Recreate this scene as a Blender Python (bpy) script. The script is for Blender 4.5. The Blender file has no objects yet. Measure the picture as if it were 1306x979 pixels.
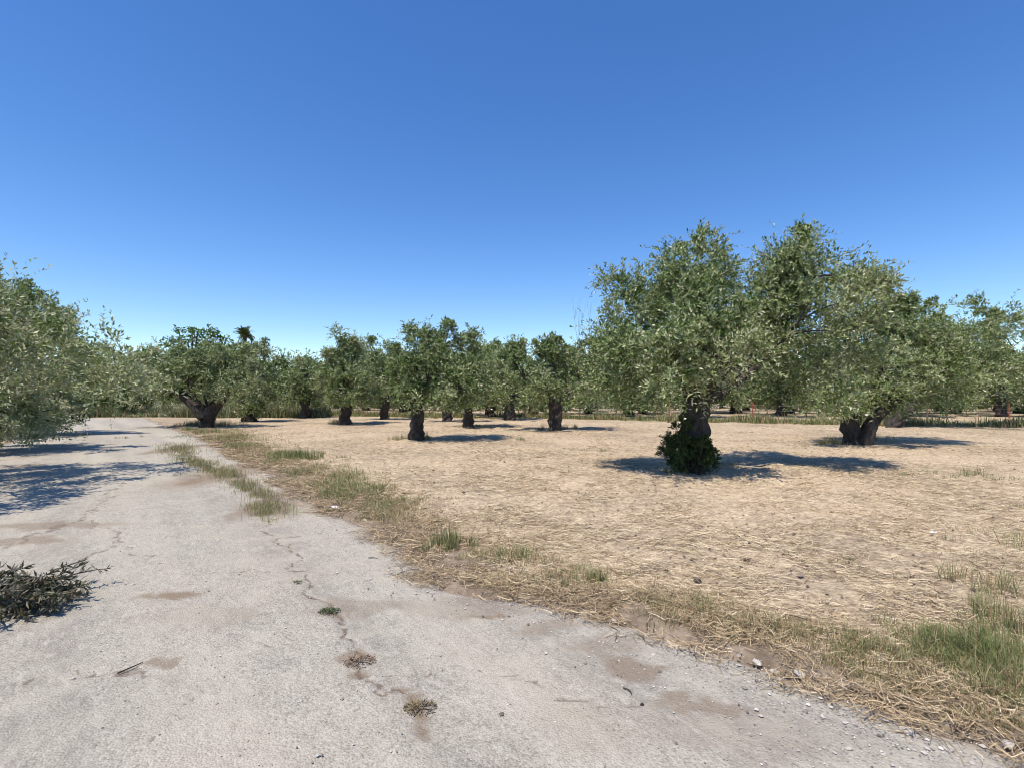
import bpy, math, random
import numpy as np
from mathutils import Vector, Matrix

random.seed(7)
RNG = np.random.default_rng(11)
scene = bpy.context.scene
COL = scene.collection
CAM_H, F, CX, HY = 1.6, 640.0, 653.0, 503.0      # camera height, focal length in photo pixels, principal column, horizon row

# ------------------------------------------------------------------ camera
cam_data = bpy.data.cameras.new('camera')
cam = bpy.data.objects.new('camera', cam_data)
COL.objects.link(cam)
cam.location = (0, 0, CAM_H)
cam.rotation_euler = (math.radians(90), 0, 0)
cam_data.sensor_width = 36.0
cam_data.lens = 36.0 * F / 1306.0
cam_data.shift_y = 13.5 / 1306.0
cam_data.clip_start = 0.05
cam_data.clip_end = 4000
scene.camera = cam

# ------------------------------------------------------------------ sky and sun
SUN_EL = math.radians(69)
to_sun_h = Vector((-0.60, -0.80)).normalized()
to_sun = Vector((to_sun_h.x * math.cos(SUN_EL), to_sun_h.y * math.cos(SUN_EL), math.sin(SUN_EL)))
world = bpy.data.worlds.new('World')
scene.world = world
world.use_nodes = True
wn = world.node_tree.nodes
wl = world.node_tree.links
wn.clear()
sky = wn.new('ShaderNodeTexSky')
sky.sky_type = 'NISHITA'
sky.sun_disc = False
sky.sun_elevation = SUN_EL
sky.sun_rotation = math.atan2(to_sun_h.x, to_sun_h.y)
sky.altitude = 0
sky.air_density = 0.92
sky.dust_density = 0.0
sky.ozone_density = 2.6
bg = wn.new('ShaderNodeBackground')
bg.inputs['Strength'].default_value = 0.15
wo = wn.new('ShaderNodeOutputWorld')
hs = wn.new('ShaderNodeHueSaturation')          # phone-camera vividness, the same over the whole sky
hs.inputs['Saturation'].default_value = 1.26
hs.inputs['Hue'].default_value = 0.508
wl.new(sky.outputs[0], hs.inputs['Color'])
wl.new(hs.outputs[0], bg.inputs[0])
wl.new(bg.outputs[0], wo.inputs[0])

sun_data = bpy.data.lights.new('sun', 'SUN')
sun_data.energy = 4.7
sun_data.angle = math.radians(0.53)
sun_data.color = (1.0, 0.91, 0.79)
sun = bpy.data.objects.new('sun', sun_data)
sun.rotation_euler = (-to_sun).to_track_quat('-Z', 'Y').to_euler()
sun.location = (-20, -10, 40)
COL.objects.link(sun)
vs = scene.view_settings
vs.view_transform = 'Standard'
vs.look = 'None'
vs.exposure = 0.34
vs.gamma = 1.0
vs.use_curve_mapping = False
scene.cycles.filter_width = 1.0

# ------------------------------------------------------------------ helpers
def G(px, py):
    """ground point seen at a photo pixel"""
    d = CAM_H * F / (py - HY)
    return ((px - CX) / F * d, d)

def P(px, py, d):
    return np.array([(px - CX) / F * d, d, CAM_H - (py - HY) / F * d])

def hash2(ix, iy, seed):
    h = (ix.astype(np.int64) * 374761393 + iy.astype(np.int64) * 668265263 + seed * 1442695041) & 0xFFFFFFFF
    h = ((h ^ (h >> 13)) * 1274126177) & 0xFFFFFFFF
    h = h ^ (h >> 16)
    return (h & 0xFFFFFF) / float(0xFFFFFF)

def vnoise(x, y, seed=0):
    x = np.asarray(x, float); y = np.asarray(y, float)
    ix = np.floor(x); iy = np.floor(y)
    fx = x - ix; fy = y - iy
    fx = fx * fx * (3 - 2 * fx); fy = fy * fy * (3 - 2 * fy)
    a = hash2(ix, iy, seed); b = hash2(ix + 1, iy, seed)
    c = hash2(ix, iy + 1, seed); d = hash2(ix + 1, iy + 1, seed)
    return (a * (1 - fx) + b * fx) * (1 - fy) + (c * (1 - fx) + d * fx) * fy

def fbm(x, y, seed=0, octv=4):
    s = 0; a = 0.5; t = 0
    for o in range(octv):
        s = s + a * vnoise(x * 2 ** o + 17.3 * o, y * 2 ** o - 9.1 * o, seed + o)
        t += a; a *= 0.5
    return s / t

def norm(v):
    return v / np.maximum(np.linalg.norm(v, axis=-1, keepdims=True), 1e-9)

def make_mesh(name, verts, faces, mat=None, cols=None, smooth=False, vattr=None):
    """faces: (N,k) array, all with k corners"""
    verts = np.ascontiguousarray(verts, dtype=np.float32)
    faces = np.ascontiguousarray(faces, dtype=np.int32)
    me = bpy.data.meshes.new(name)
    n, k = faces.shape
    me.vertices.add(len(verts)); me.vertices.foreach_set('co', verts.ravel())
    me.loops.add(n * k); me.loops.foreach_set('vertex_index', faces.ravel())
    me.polygons.add(n)
    me.polygons.foreach_set('loop_start', np.arange(0, n * k, k, dtype=np.int32))
    try:
        me.polygons.foreach_set('loop_total', np.full(n, k, dtype=np.int32))
    except Exception:
        pass
    me.polygons.foreach_set('use_smooth', np.full(n, smooth, dtype=bool))
    if cols is not None:
        at = me.attributes.new('col', 'FLOAT_COLOR', 'FACE')
        c4 = np.ones((n, 4), dtype=np.float32); c4[:, :3] = cols
        at.data.foreach_set('color', c4.ravel())
    if vattr:
        for key, val in vattr.items():
            at = me.attributes.new(key, 'FLOAT', 'POINT')
            at.data.foreach_set('value', np.ascontiguousarray(val, dtype=np.float32))
    if mat:
        me.materials.append(mat)
    me.update(calc_edges=True)
    me.validate()
    return me

def obj(name, me, parent=None, loc=None):
    o = bpy.data.objects.new(name, me)
    COL.objects.link(o)
    if parent is not None:
        o.parent = parent
    if loc is not None:
        o.location = loc
    return o

def tag(o, label=None, cat=None, group=None, kind=None):
    if label: o['label'] = label
    if cat: o['category'] = cat
    if group: o['group'] = group
    if kind: o['kind'] = kind
    return o

def copy_tree(o, parent=None):
    c = o.copy(); COL.objects.link(c)
    c.parent = parent
    for ch in list(o.children):
        copy_tree(ch, c)
    return c

# ------------------------------------------------------------------ materials
def new_mat(name):
    m = bpy.data.materials.new(name); m.use_nodes = True
    nt = m.node_tree; nt.nodes.clear()
    out = nt.nodes.new('ShaderNodeOutputMaterial')
    return m, nt, out

def N(nt, t, **kw):
    n = nt.nodes.new(t)
    for k, v in kw.items():
        if k in n.inputs: n.inputs[k].default_value = v
        else: setattr(n, k, v)
    return n

def noise(nt, vec, scale, detail=3.0, rough=0.6):
    n = nt.nodes.new('ShaderNodeTexNoise')
    n.inputs['Scale'].default_value = scale
    n.inputs['Detail'].default_value = detail
    n.inputs['Roughness'].default_value = rough
    nt.links.new(vec, n.inputs['Vector'])
    return n.outputs['Fac']

def ramp(nt, fac, stops, interp='LINEAR'):
    r = nt.nodes.new('ShaderNodeValToRGB')
    r.color_ramp.interpolation = interp
    el = r.color_ramp.elements
    while len(el) < len(stops): el.new(0.5)
    for e, (p, c) in zip(el, stops):
        e.position = p
        e.color = (c, c, c, 1) if isinstance(c, (int, float)) else (*c, 1)
    nt.links.new(fac, r.inputs[0])
    return r.outputs[0]

def mix(nt, fac, a, b, mode='MIX'):
    m = nt.nodes.new('ShaderNodeMix'); m.data_type = 'RGBA'; m.blend_type = mode
    for s, v in ((m.inputs[0], fac), (m.inputs[6], a), (m.inputs[7], b)):
        if isinstance(v, (int, float)): s.default_value = v
        elif isinstance(v, tuple): s.default_value = (*v, 1)
        else: nt.links.new(v, s)
    return m.outputs[2]

def math_n(nt, op, a, b=None, clamp=False):
    m = nt.nodes.new('ShaderNodeMath'); m.operation = op; m.use_clamp = clamp
    for s, v in ((m.inputs[0], a), (m.inputs[1], b)):
        if v is None: continue
        if isinstance(v, (int, float)): s.default_value = v
        else: nt.links.new(v, s)
    return m.outputs[0]

def attr(nt, name):
    a = nt.nodes.new('ShaderNodeAttribute'); a.attribute_name = name
    return a

def leaf_mat(name, under=(0.27, 0.32, 0.16), under_mix=0.5, rough=0.5, trans=0.12, jitter=0.0):
    m, nt, out = new_mat(name)
    a = attr(nt, 'col').outputs['Color']
    if jitter:
        oi = nt.nodes.new('ShaderNodeObjectInfo')
        v = math_n(nt, 'ADD', math_n(nt, 'MULTIPLY', oi.outputs['Random'], jitter), 1 - jitter / 2)
        hs = nt.nodes.new('ShaderNodeHueSaturation')
        nt.links.new(v, hs.inputs['Value']); nt.links.new(a, hs.inputs['Color'])
        a = hs.outputs[0]
    geo = nt.nodes.new('ShaderNodeNewGeometry')
    f = math_n(nt, 'MULTIPLY', geo.outputs['Backfacing'], under_mix)
    c = mix(nt, f, a, under)
    p = N(nt, 'ShaderNodeBsdfPrincipled', Roughness=rough)
    p.inputs['Specular IOR Level'].default_value = 0.2
    nt.links.new(c, p.inputs['Base Color'])
    t = nt.nodes.new('ShaderNodeBsdfTranslucent')
    nt.links.new(mix(nt, 0.5, a, (0.16, 0.22, 0.03)), t.inputs['Color'])
    ms = nt.nodes.new('ShaderNodeMixShader'); ms.inputs[0].default_value = trans
    nt.links.new(p.outputs[0], ms.inputs[1]); nt.links.new(t.outputs[0], ms.inputs[2])
    nt.links.new(ms.outputs[0], out.inputs[0])
    return m

def straw_mat(name, rough=0.6, trans=0.1):
    m, nt, out = new_mat(name)
    a = attr(nt, 'col').outputs['Color']
    p = N(nt, 'ShaderNodeBsdfPrincipled', Roughness=rough)
    p.inputs['Specular IOR Level'].default_value = 0.25
    nt.links.new(a, p.inputs['Base Color'])
    t = nt.nodes.new('ShaderNodeBsdfTranslucent'); nt.links.new(a, t.inputs['Color'])
    ms = nt.nodes.new('ShaderNodeMixShader'); ms.inputs[0].default_value = trans
    nt.links.new(p.outputs[0], ms.inputs[1]); nt.links.new(t.outputs[0], ms.inputs[2])
    nt.links.new(ms.outputs[0], out.inputs[0])
    return m

def bark_mat(name, c0, c1, c2):
    m, nt, out = new_mat(name)
    tc = nt.nodes.new('ShaderNodeTexCoord')
    mp = nt.nodes.new('ShaderNodeMapping'); mp.inputs['Scale'].default_value = (1, 1, 0.3)
    nt.links.new(tc.outputs['Object'], mp.inputs[0])
    n1 = noise(nt, mp.outputs[0], 14, 6, 0.7)
    n2 = noise(nt, tc.outputs['Object'], 3.0, 3, 0.6)
    c = ramp(nt, n1, [(0.30, c0), (0.52, c1), (0.72, c2)])
    c = mix(nt, ramp(nt, n2, [(0.4, 0.0), (0.7, 0.6)]), c, c2)
    p = N(nt, 'ShaderNodeBsdfPrincipled', Roughness=0.9)
    nt.links.new(c, p.inputs['Base Color'])
    b = N(nt, 'ShaderNodeBump', Strength=0.9, Distance=0.04)
    nt.links.new(n1, b.inputs['Height']); nt.links.new(b.outputs[0], p.inputs['Normal'])
    nt.links.new(p.outputs[0], out.inputs[0])
    return m

def plain_mat(name, c0, c1, scale=20, rough=0.8, bump=0.3, dist=0.01, metallic=0.0):
    m, nt, out = new_mat(name)
    tc = nt.nodes.new('ShaderNodeTexCoord')
    n1 = noise(nt, tc.outputs['Object'], scale, 5, 0.65)
    p = N(nt, 'ShaderNodeBsdfPrincipled', Roughness=rough, Metallic=metallic)
    nt.links.new(ramp(nt, n1, [(0.3, c0), (0.7, c1)]), p.inputs['Base Color'])
    b = N(nt, 'ShaderNodeBump', Strength=bump, Distance=dist)
    nt.links.new(n1, b.inputs['Height']); nt.links.new(b.outputs[0], p.inputs['Normal'])
    nt.links.new(p.outputs[0], out.inputs[0])
    return m

def ground_mat():
    m, nt, out = new_mat('straw_strewn_soil')
    tc = nt.nodes.new('ShaderNodeTexCoord'); ob = tc.outputs['Object']
    mp = nt.nodes.new('ShaderNodeMapping'); mp.inputs['Scale'].default_value = (0.55, 1.0, 1.0)
    mp.inputs['Rotation'].default_value = (0, 0, 0.25)
    nt.links.new(ob, mp.inputs[0])
    fine = noise(nt, mp.outputs[0], 34, 5, 0.75)
    mid = noise(nt, ob, 5.5, 5, 0.7)
    big = noise(nt, ob, 0.33, 4, 0.6)
    soil = ramp(nt, fine, [(0.36, (0.14, 0.104, 0.07)), (0.64, (0.41, 0.325, 0.225))])
    straw = ramp(nt, fine, [(0.34, (0.24, 0.17, 0.11)), (0.47, (0.455, 0.36, 0.24)), (0.66, (0.69, 0.58, 0.415))])
    cover = math_n(nt, 'ADD', math_n(nt, 'MULTIPLY', mid, 0.65), math_n(nt, 'MULTIPLY', big, 0.5))
    cover = ramp(nt, cover, [(0.46, 0.0), (0.64, 0.9)])
    c = mix(nt, cover, soil, straw)
    pink = ramp(nt, big, [(0.42, 0.0), (0.62, 0.12)])
    c = mix(nt, pink, c, mix(nt, 0.5, c, (0.50, 0.33, 0.22)))
    vg = attr(nt, 'verge').outputs['Fac']
    dirt = ramp(nt, mid, [(0.3, (0.13, 0.10, 0.07)), (0.55, (0.25, 0.198, 0.145)), (0.75, (0.37, 0.31, 0.24))])
    c = mix(nt, vg, c, dirt)
    gr = attr(nt, 'green').outputs['Fac']
    c = mix(nt, gr, c, ramp(nt, mid, [(0.3, (0.07, 0.08, 0.03)), (0.7, (0.22, 0.20, 0.09))]))
    p = N(nt, 'ShaderNodeBsdfPrincipled', Roughness=0.95)
    p.inputs['Specular IOR Level'].default_value = 0.1
    nt.links.new(c, p.inputs['Base Color'])
    b = N(nt, 'ShaderNodeBump', Strength=0.8, Distance=0.05)
    h = math_n(nt, 'ADD', math_n(nt, 'MULTIPLY', fine, 0.35), mid)
    nt.links.new(h, b.inputs['Height']); nt.links.new(b.outputs[0], p.inputs['Normal'])
    nt.links.new(p.outputs[0], out.inputs[0])
    return m

def road_mat():
    m, nt, out = new_mat('weathered_road_surface')
    tc = nt.nodes.new('ShaderNodeTexCoord'); ob = tc.outputs['Object']
    vo = nt.nodes.new('ShaderNodeTexVoronoi'); vo.inputs['Scale'].default_value = 95
    nt.links.new(ob, vo.inputs['Vector'])
    sep = nt.nodes.new('ShaderNodeSeparateColor'); nt.links.new(vo.outputs['Color'], sep.inputs[0])
    fine = noise(nt, ob, 60, 4, 0.75)
    mid = noise(nt, ob, 2.6, 5, 0.65)
    big = noise(nt, ob, 0.55, 4, 0.6)
    agg = ramp(nt, sep.outputs[0], [(0.0, (0.18, 0.16, 0.145)), (0.22, (0.36, 0.33, 0.30)), (0.75, (0.54, 0.50, 0.425)), (1.0, (0.76, 0.72, 0.62))])
    grit = ramp(nt, fine, [(0.36, (0.19, 0.17, 0.15)), (0.50, (0.51, 0.47, 0.395)), (0.62, (0.72, 0.675, 0.575))])
    vo2 = nt.nodes.new('ShaderNodeTexVoronoi'); vo2.inputs['Scale'].default_value = 48
    nt.links.new(ob, vo2.inputs['Vector'])
    sep2 = nt.nodes.new('ShaderNodeSeparateColor'); nt.links.new(vo2.outputs['Color'], sep2.inputs[0])
    agg = mix(nt, 0.35, agg, ramp(nt, sep2.outputs[1], [(0.0, (0.20, 0.18, 0.15)), (0.3, (0.42, 0.385, 0.335)), (1.0, (0.62, 0.575, 0.51))]))
    c = mix(nt, 0.42, agg, grit)
    rot = nt.nodes.new('ShaderNodeMapping'); rot.inputs['Rotation'].default_value = (0, 0, -2.27)
    nt.links.new(ob, rot.inputs[0])
    mp = nt.nodes.new('ShaderNodeMapping'); mp.inputs['Scale'].default_value = (0.4, 1.0, 1.0)
    nt.links.new(rot.outputs[0], mp.inputs[0])
    scar = noise(nt, mp.outputs[0], 16, 5, 0.75)
    mp2 = nt.nodes.new('ShaderNodeMapping'); mp2.inputs['Scale'].default_value = (0.09, 1.0, 1.0)
    nt.links.new(rot.outputs[0], mp2.inputs[0])
    track = noise(nt, mp2.outputs[0], 1.1, 3, 0.55)
    c = mix(nt, ramp(nt, track, [(0.40, 0.45), (0.50, 0.0)]), c, (0.33, 0.30, 0.265))
    c = mix(nt, ramp(nt, track, [(0.52, 0.0), (0.64, 0.55)]), c, (0.62, 0.56, 0.47))
    c = mix(nt, ramp(nt, scar, [(0.52, 0.0), (0.66, 0.65)]), c, (0.66, 0.61, 0.54))
    c = mix(nt, ramp(nt, scar, [(0.30, 0.55), (0.44, 0.0)]), c, (0.27, 0.24, 0.21))
    dust = ramp(nt, mid, [(0.46, 0.0), (0.68, 0.75)])
    c = mix(nt, dust, c, mix(nt, 0.35, (0.62, 0.575, 0.475), grit))
    warm = ramp(nt, big, [(0.48, 0.0), (0.66, 0.45)])
    c = mix(nt, warm, c, mix(nt, 0.5, c, (0.52, 0.43, 0.33)))
    grey = ramp(nt, big, [(0.30, 0.5), (0.46, 0.0)])
    c = mix(nt, grey, c, mix(nt, 0.5, c, (0.36, 0.335, 0.31)))
    d = attr(nt, 'dirt').outputs['Fac']
    dn = math_n(nt, 'ADD', d, math_n(nt, 'MULTIPLY', math_n(nt, 'SUBTRACT', fine, 0.5), 0.9))
    dm = ramp(nt, dn, [(0.34, 0.0), (0.74, 0.85)])
    dirt = ramp(nt, fine, [(0.3, (0.15, 0.10, 0.065)), (0.55, (0.29, 0.205, 0.135)), (0.75, (0.42, 0.32, 0.225))])
    c = mix(nt, dm, c, dirt)
    k = attr(nt, 'crack').outputs['Fac']
    brk = noise(nt, ob, 7.0, 4, 0.7)
    kn = math_n(nt, 'ADD', k, math_n(nt, 'ADD', math_n(nt, 'MULTIPLY', math_n(nt, 'SUBTRACT', fine, 0.5), 0.8), math_n(nt, 'MULTIPLY', math_n(nt, 'SUBTRACT', brk, 0.48), 1.0)))
    c = mix(nt, ramp(nt, kn, [(0.42, 0.0), (0.75, 0.8)]), c, ramp(nt, fine, [(0.3, (0.10, 0.075, 0.055)), (0.7, (0.27, 0.205, 0.15))]))
    c = mix(nt, 1.0, c, (0.745, 0.745, 0.725), 'MULTIPLY')
    p = N(nt, 'ShaderNodeBsdfPrincipled', Roughness=0.92)
    p.inputs['Specular IOR Level'].default_value = 0.2
    nt.links.new(c, p.inputs['Base Color'])
    b = N(nt, 'ShaderNodeBump', Strength=0.8, Distance=0.013)
    h = math_n(nt, 'ADD', fine, math_n(nt, 'MULTIPLY', vo.outputs['Distance'], -0.6))
    nt.links.new(h, b.inputs['Height']); nt.links.new(b.outputs[0], p.inputs['Normal'])
    nt.links.new(p.outputs[0], out.inputs[0])
    return m

M_OLIVE = leaf_mat('olive_leaves')
M_OLIVE_FAR = leaf_mat('olive_leaves_far', jitter=0.3)
M_GREEN = leaf_mat('broad_green_leaves', under=(0.12, 0.17, 0.06), under_mix=0.4, trans=0.3)
M_GRASS = straw_mat('grass_blades', trans=0.25)
M_STRAW = straw_mat('dry_straw', trans=0.08)
M_BARK = bark_mat('olive_bark', (0.011, 0.009, 0.008), (0.038, 0.031, 0.026), (0.105, 0.088, 0.074))
M_TWIG = plain_mat('dead_grey_twigs', (0.13, 0.11, 0.09), (0.28, 0.24, 0.20), 30)
M_GROUND = ground_mat()
M_ROAD = road_mat()
M_STONE = plain_mat('pale_limestone', (0.36, 0.32, 0.27), (0.62, 0.57, 0.50), 30, 0.9, 0.5, 0.01)
M_CLOD = plain_mat('dark_soil_clod', (0.05, 0.04, 0.035), (0.12, 0.095, 0.075), 40, 0.95, 0.8, 0.02)
M_PAPER = plain_mat('crumpled_white_paper', (0.68, 0.67, 0.65), (0.82, 0.81, 0.80), 12, 0.7, 0.3, 0.01)
M_RED = plain_mat('red_painted_steel', (0.30, 0.055, 0.04), (0.42, 0.10, 0.07), 15, 0.6, 0.1)
M_WIRE = plain_mat('galvanised_wire', (0.25, 0.24, 0.23), (0.40, 0.39, 0.38), 15, 0.5, 0.1, 0.002, 0.6)
M_PALM = leaf_mat('palm_fronds', under=(0.14, 0.14, 0.07), under_mix=0.4, trans=0.15)

# ------------------------------------------------------------------ road outline
RY = [-4.0, 0.0, 1.6] + [G(x, y)[1] for x, y in [(1306, 965), (1150, 905), (1030, 872), (960, 842), (870, 815), (780, 787), (700, 772), (640, 764),
      (600, 757), (560, 735), (530, 708), (490, 685), (440, 660), (400, 643), (345, 605), (300, 580), (270, 562), (215, 544), (195, 536)]] + [34.5]
RX = [8.2, 4.4, 2.95] + [G(x, y)[0] for x, y in [(1306, 965), (1150, 905), (1030, 872), (960, 842), (870, 815), (780, 787), (700, 772), (640, 764),
      (600, 757), (560, 735), (530, 708), (490, 685), (440, 660), (400, 643), (345, 605), (300, 580), (270, 562), (215, 544), (195, 536)]] + [-25.0]
LY = [-4.0, 0.0, 3.0, 8.5, 15.3, 24.0, 29.0, 32.0, 34.5]
LX = [-2.0, -4.6, -6.6, -10.7, -15.9, -22.2, -27.5, -36.0, -44.0]
def road_r(y):
    y = np.asarray(y, float)
    return np.interp(y, RY, RX) + (fbm(y * 2.2, y * 0 + 3.3, 5, 3) - 0.5) * 0.35 + (fbm(y * 7, y * 0 + 1.3, 8, 3) - 0.5) * 0.22 * np.clip(y / 3, 0.6, 2)
def road_l(y):
    y = np.asarray(y, float)
    return np.interp(y, LY, LX) + (fbm(y * 1.4, y * 0 + 7.7, 6, 3) - 0.5) * 0.5
def side(x, y):
    """metres right of the road's right edge"""
    return (np.asarray(x) - road_r(y)) * 0.77
def on_road(x, y):
    return (x < road_r(y)) & (x > road_l(y)) & (y < 34.4) & (y > -4)

# far grass band and fence line: from (-9,34) to (26,23)
def band_y(x):
    return np.interp(x, [-60, -24, -14, -8, 4, 16, 30, 60], [38, 36.5, 37, 35, 32.5, 26.0, 23.0, 18])

def ground_h(x, y):
    s = side(x, y)
    inside = on_road(x, y)
    sl = (road_l(y) - x) * 0.77
    e = np.where(x > road_r(y), s, np.where(x < road_l(y), sl, 0.5))
    e = np.clip(e, 0, 1.2)
    rel = (fbm(x * 3.1, y * 3.1, 21, 5) - 0.5) * 0.13 + (fbm(x * 0.5, y * 0.5, 31, 3) - 0.45) * 0.10
    far = np.clip((np.hypot(x, y) - 45) / 30, 0, 1)
    h = (0.015 + rel * (0.3 + 0.7 * e / 1.2)) * (1 - far)
    return np.where(inside, -0.06, h)

# ------------------------------------------------------------------ ground (one sheet to the horizon)
def axis(lo, hi, step, reach, grow=1.12):
    a = list(np.arange(lo, hi, step))
    s = step; v = a[-1]
    while v < reach:
        s *= grow; v += s; a.append(v)
    s = step; v = a[0]
    while v > -reach:
        s *= grow; v -= s; a.insert(0, v)
    return np.array(a)
ax = axis(-5.0, 7.0, 0.07, 900, 1.08)
ay = axis(2.0, 10.0, 0.07, 1500, 1.08)
ay = ay[ay > -60]
gx, gy = np.meshgrid(ax, ay)
x = gx.ravel(); y = gy.ravel()
z = ground_h(x, y)
nx, ny = len(ax), len(ay)
idx = np.arange(nx * ny).reshape(ny, nx)
faces = np.stack([idx[:-1, :-1], idx[:-1, 1:], idx[1:, 1:], idx[1:, :-1]], -1).reshape(-1, 4)
s = side(x, y)
edge = np.where(x < road_l(y), (road_l(y) - x) * 0.6, s)
vw = 0.62 + 0.5 * (fbm(x * 0.9, y * 0.9, 41, 3) - 0.5)
verge = np.clip(1 - (np.abs(edge) - 0.25) / vw, 0, 1) * (y < 34)
verge = np.maximum(verge, np.clip((road_l(y) + 0.3 - x) * 2, 0, 1) * (y < 34) * (x > road_l(y) - 14))
b0 = band_y(x)
green = np.clip((y - b0) / 1.0, 0, 1) * np.clip((b0 + 7 - y) / 3.0, 0, 1)
green = np.clip(green * (0.35 + fbm(x * 0.6, y * 0.6, 51, 3)), 0, 0.9)
ground = obj('ground', make_mesh('ground', np.stack([x, y, z], 1), faces, M_GROUND, smooth=True, vattr={'verge': verge, 'green': green}))
tag(ground, kind='structure')

# ------------------------------------------------------------------ road sheet with dirt and cracks
def polyline_dist(x, y, pts):
    best = np.full(x.shape, 1e9)
    for (x0, y0), (x1, y1) in zip(pts[:-1], pts[1:]):
        dx, dy = x1 - x0, y1 - y0
        t = np.clip(((x - x0) * dx + (y - y0) * dy) / (dx * dx + dy * dy + 1e-12), 0, 1)
        best = np.minimum(best, np.hypot(x - x0 - t * dx, y - y0 - t * dy))
    return best
rows = [-4.0]; st = 0.3
while rows[-1] < 1.9: rows.append(rows[-1] + 0.15)
st = 0.02
while rows[-1] < 34.5:
    rows.append(rows[-1] + st); st = min(st * 1.0078, 0.45)
rows = np.array(rows)
ncol = 270
u = np.linspace(0, 1, ncol)
rl, rr = road_l(rows), road_r(rows)
x = (rl[:, None] * (1 - u) + rr[:, None] * u)
y = np.repeat(rows[:, None], ncol, 1)
x = x.ravel(); y = y.ravel()
wx = x + (fbm(x * 3, y * 3, 61, 3) - 0.5) * 0.35
wy = y + (fbm(x * 3, y * 3, 71, 3) - 0.5) * 0.35
wx = wx + (fbm(x * 13, y * 13, 62, 3) - 0.5) * 0.12
wy = wy + (fbm(x * 13, y * 13, 72, 3) - 0.5) * 0.12
dirt = np.zeros_like(x); crack = np.zeros_like(x)
for px, py, rx, ry, a in [(213, 762, 0.24, 0.11, 0.72), (235, 785, 0.42, 0.22, 0.40), (200, 843, 0.07, 0.065, 0.62), (452, 842, 0.10, 0.13, 0.62), (470, 860, 0.10, 0.07, 0.62),
                          (538, 905, 0.07, 0.12, 0.72), (520, 885, 0.07, 0.06, 0.6), (805, 852, 0.20, 0.09, 0.62), (840, 890, 0.14, 0.07, 0.6),
                          (890, 905, 0.18, 0.07, 0.6), (930, 915, 0.15, 0.06, 0.58), (770, 830, 0.3, 0.15, 0.5), (700, 800, 0.25, 0.12, 0.5),
                          (620, 780, 0.12, 0.07, 0.7), (420, 780, 0.12, 0.09, 0.55), (800, 920, 0.6, 0.3, 0.38), (950, 940, 0.6, 0.25, 0.42),
                          (390, 630, 0.7, 1.6, 0.62), (300, 600, 0.9, 2.4, 0.6), (330, 645, 0.22, 0.9, 0.66), (280, 605, 0.35, 1.6, 0.72), (225, 572, 0.5, 1.6, 0.68),
                          (60, 670, 1.0, 0.20, 0.58), (20, 690, 0.8, 0.2, 0.55)]:
    cx, cy = G(px, py)
    q = np.hypot((wx - cx) / rx, (wy - cy) / ry)
    dirt = np.maximum(dirt, a * np.clip(1.6 - q, 0, 1))
for pts, w, a in [([(350, 660), (342, 680), (372, 700), (382, 745), (420, 780), (450, 825), (470, 860), (525, 890)], 0.02, 0.8),
                  ([(105, 662), (140, 680), (145, 692), (110, 715), (60, 735)], 0.03, 0.62),
                  ([(120, 655), (60, 672), (0, 700)], 0.05, 0.6),
                  ([(345, 690), (430, 672), (480, 676)], 0.02, 0.66),
                  ([(330, 655), (350, 640), (322, 622), (300, 605), (255, 592), (222, 568)], 0.16, 0.85),
                  ([(0, 890), (60, 868), (180, 855)], 0.014, 0.66), ([(145, 690), (210, 720), (300, 735), (372, 728)], 0.016, 0.66),
                  ([(470, 860), (600, 850), (700, 872), (830, 905)], 0.013, 0.64), ([(250, 592), (160, 612), (110, 655)], 0.03, 0.62), ([(430, 795), (330, 820), (250, 880), (150, 979)], 0.012, 0.62)]:
    d = polyline_dist(wx, wy, [G(*p) for p in pts])
    crack = np.maximum(crack, a * np.clip(1.6 - d / w, 0, 1))
er = np.abs(side(x, y))
dirt = np.maximum(dirt, np.clip(0.75 - er / (0.35 + 0.02 * y), 0, 1) * 0.95 * (0.5 + fbm(x * 1.5, y * 1.5, 91, 3)))
dirt = np.maximum(dirt, np.clip(0.8 - (x - road_l(y)) / 0.8, 0, 1))
dirt = np.maximum(dirt, np.clip((fbm(wx * 0.8, wy * 0.8, 95, 4) - 0.6) * 3.2, 0, 0.5))
z = (fbm(x * 1.2, y * 1.2, 81, 3) - 0.5) * 0.012 + 0.004 + (fbm(x * 14, y * 14, 82, 2) - 0.5) * 0.006 - 0.010 * np.clip(crack, 0, 1)
z = z - np.clip(0.10 - er, 0, 0.1) * 0.35 * (y > 1.0)
nr = len(rows)
idx = np.arange(nr * ncol).reshape(nr, ncol)
faces = np.stack([idx[:-1, :-1], idx[:-1, 1:], idx[1:, 1:], idx[1:, :-1]], -1).reshape(-1, 4)
road = obj('road', make_mesh('road', np.stack([x, y, z], 1), faces, M_ROAD, smooth=True, vattr={'dirt': dirt, 'crack': crack}))
tag(road, kind='structure')

# ------------------------------------------------------------------ foliage and wood builders
def perp(d, rng):
    r = rng.normal(size=d.shape)
    r -= d * np.sum(r * d, -1, keepdims=True)
    return norm(r)

def leaf_quads(base, dirv, length, width, rng, up=0.5, face=None):
    """pointed leaves as four-cornered blades"""
    n = len(base)
    d = norm(dirv)
    nr = rng.normal(size=(n, 3)); nr[:, 2] += up * 2
    if face is not None:                     # leaves turn their upper side outwards from their clump
        nr = nr * 0.75 + face * 1.5
    w = norm(np.cross(nr, d))
    L = length[:, None]; W = width[:, None] * 0.5
    nn = norm(np.cross(d, w))
    v = np.empty((n, 4, 3))
    v[:, 0] = base
    v[:, 1] = base + d * L * 0.45 + w * W + nn * W * 0.3
    v[:, 2] = base + d * L - nn * L * 0.08
    v[:, 3] = base + d * L * 0.45 - w * W + nn * W * 0.3
    f = np.arange(n * 4).reshape(n, 4)
    return v.reshape(-1, 3), f

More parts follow.
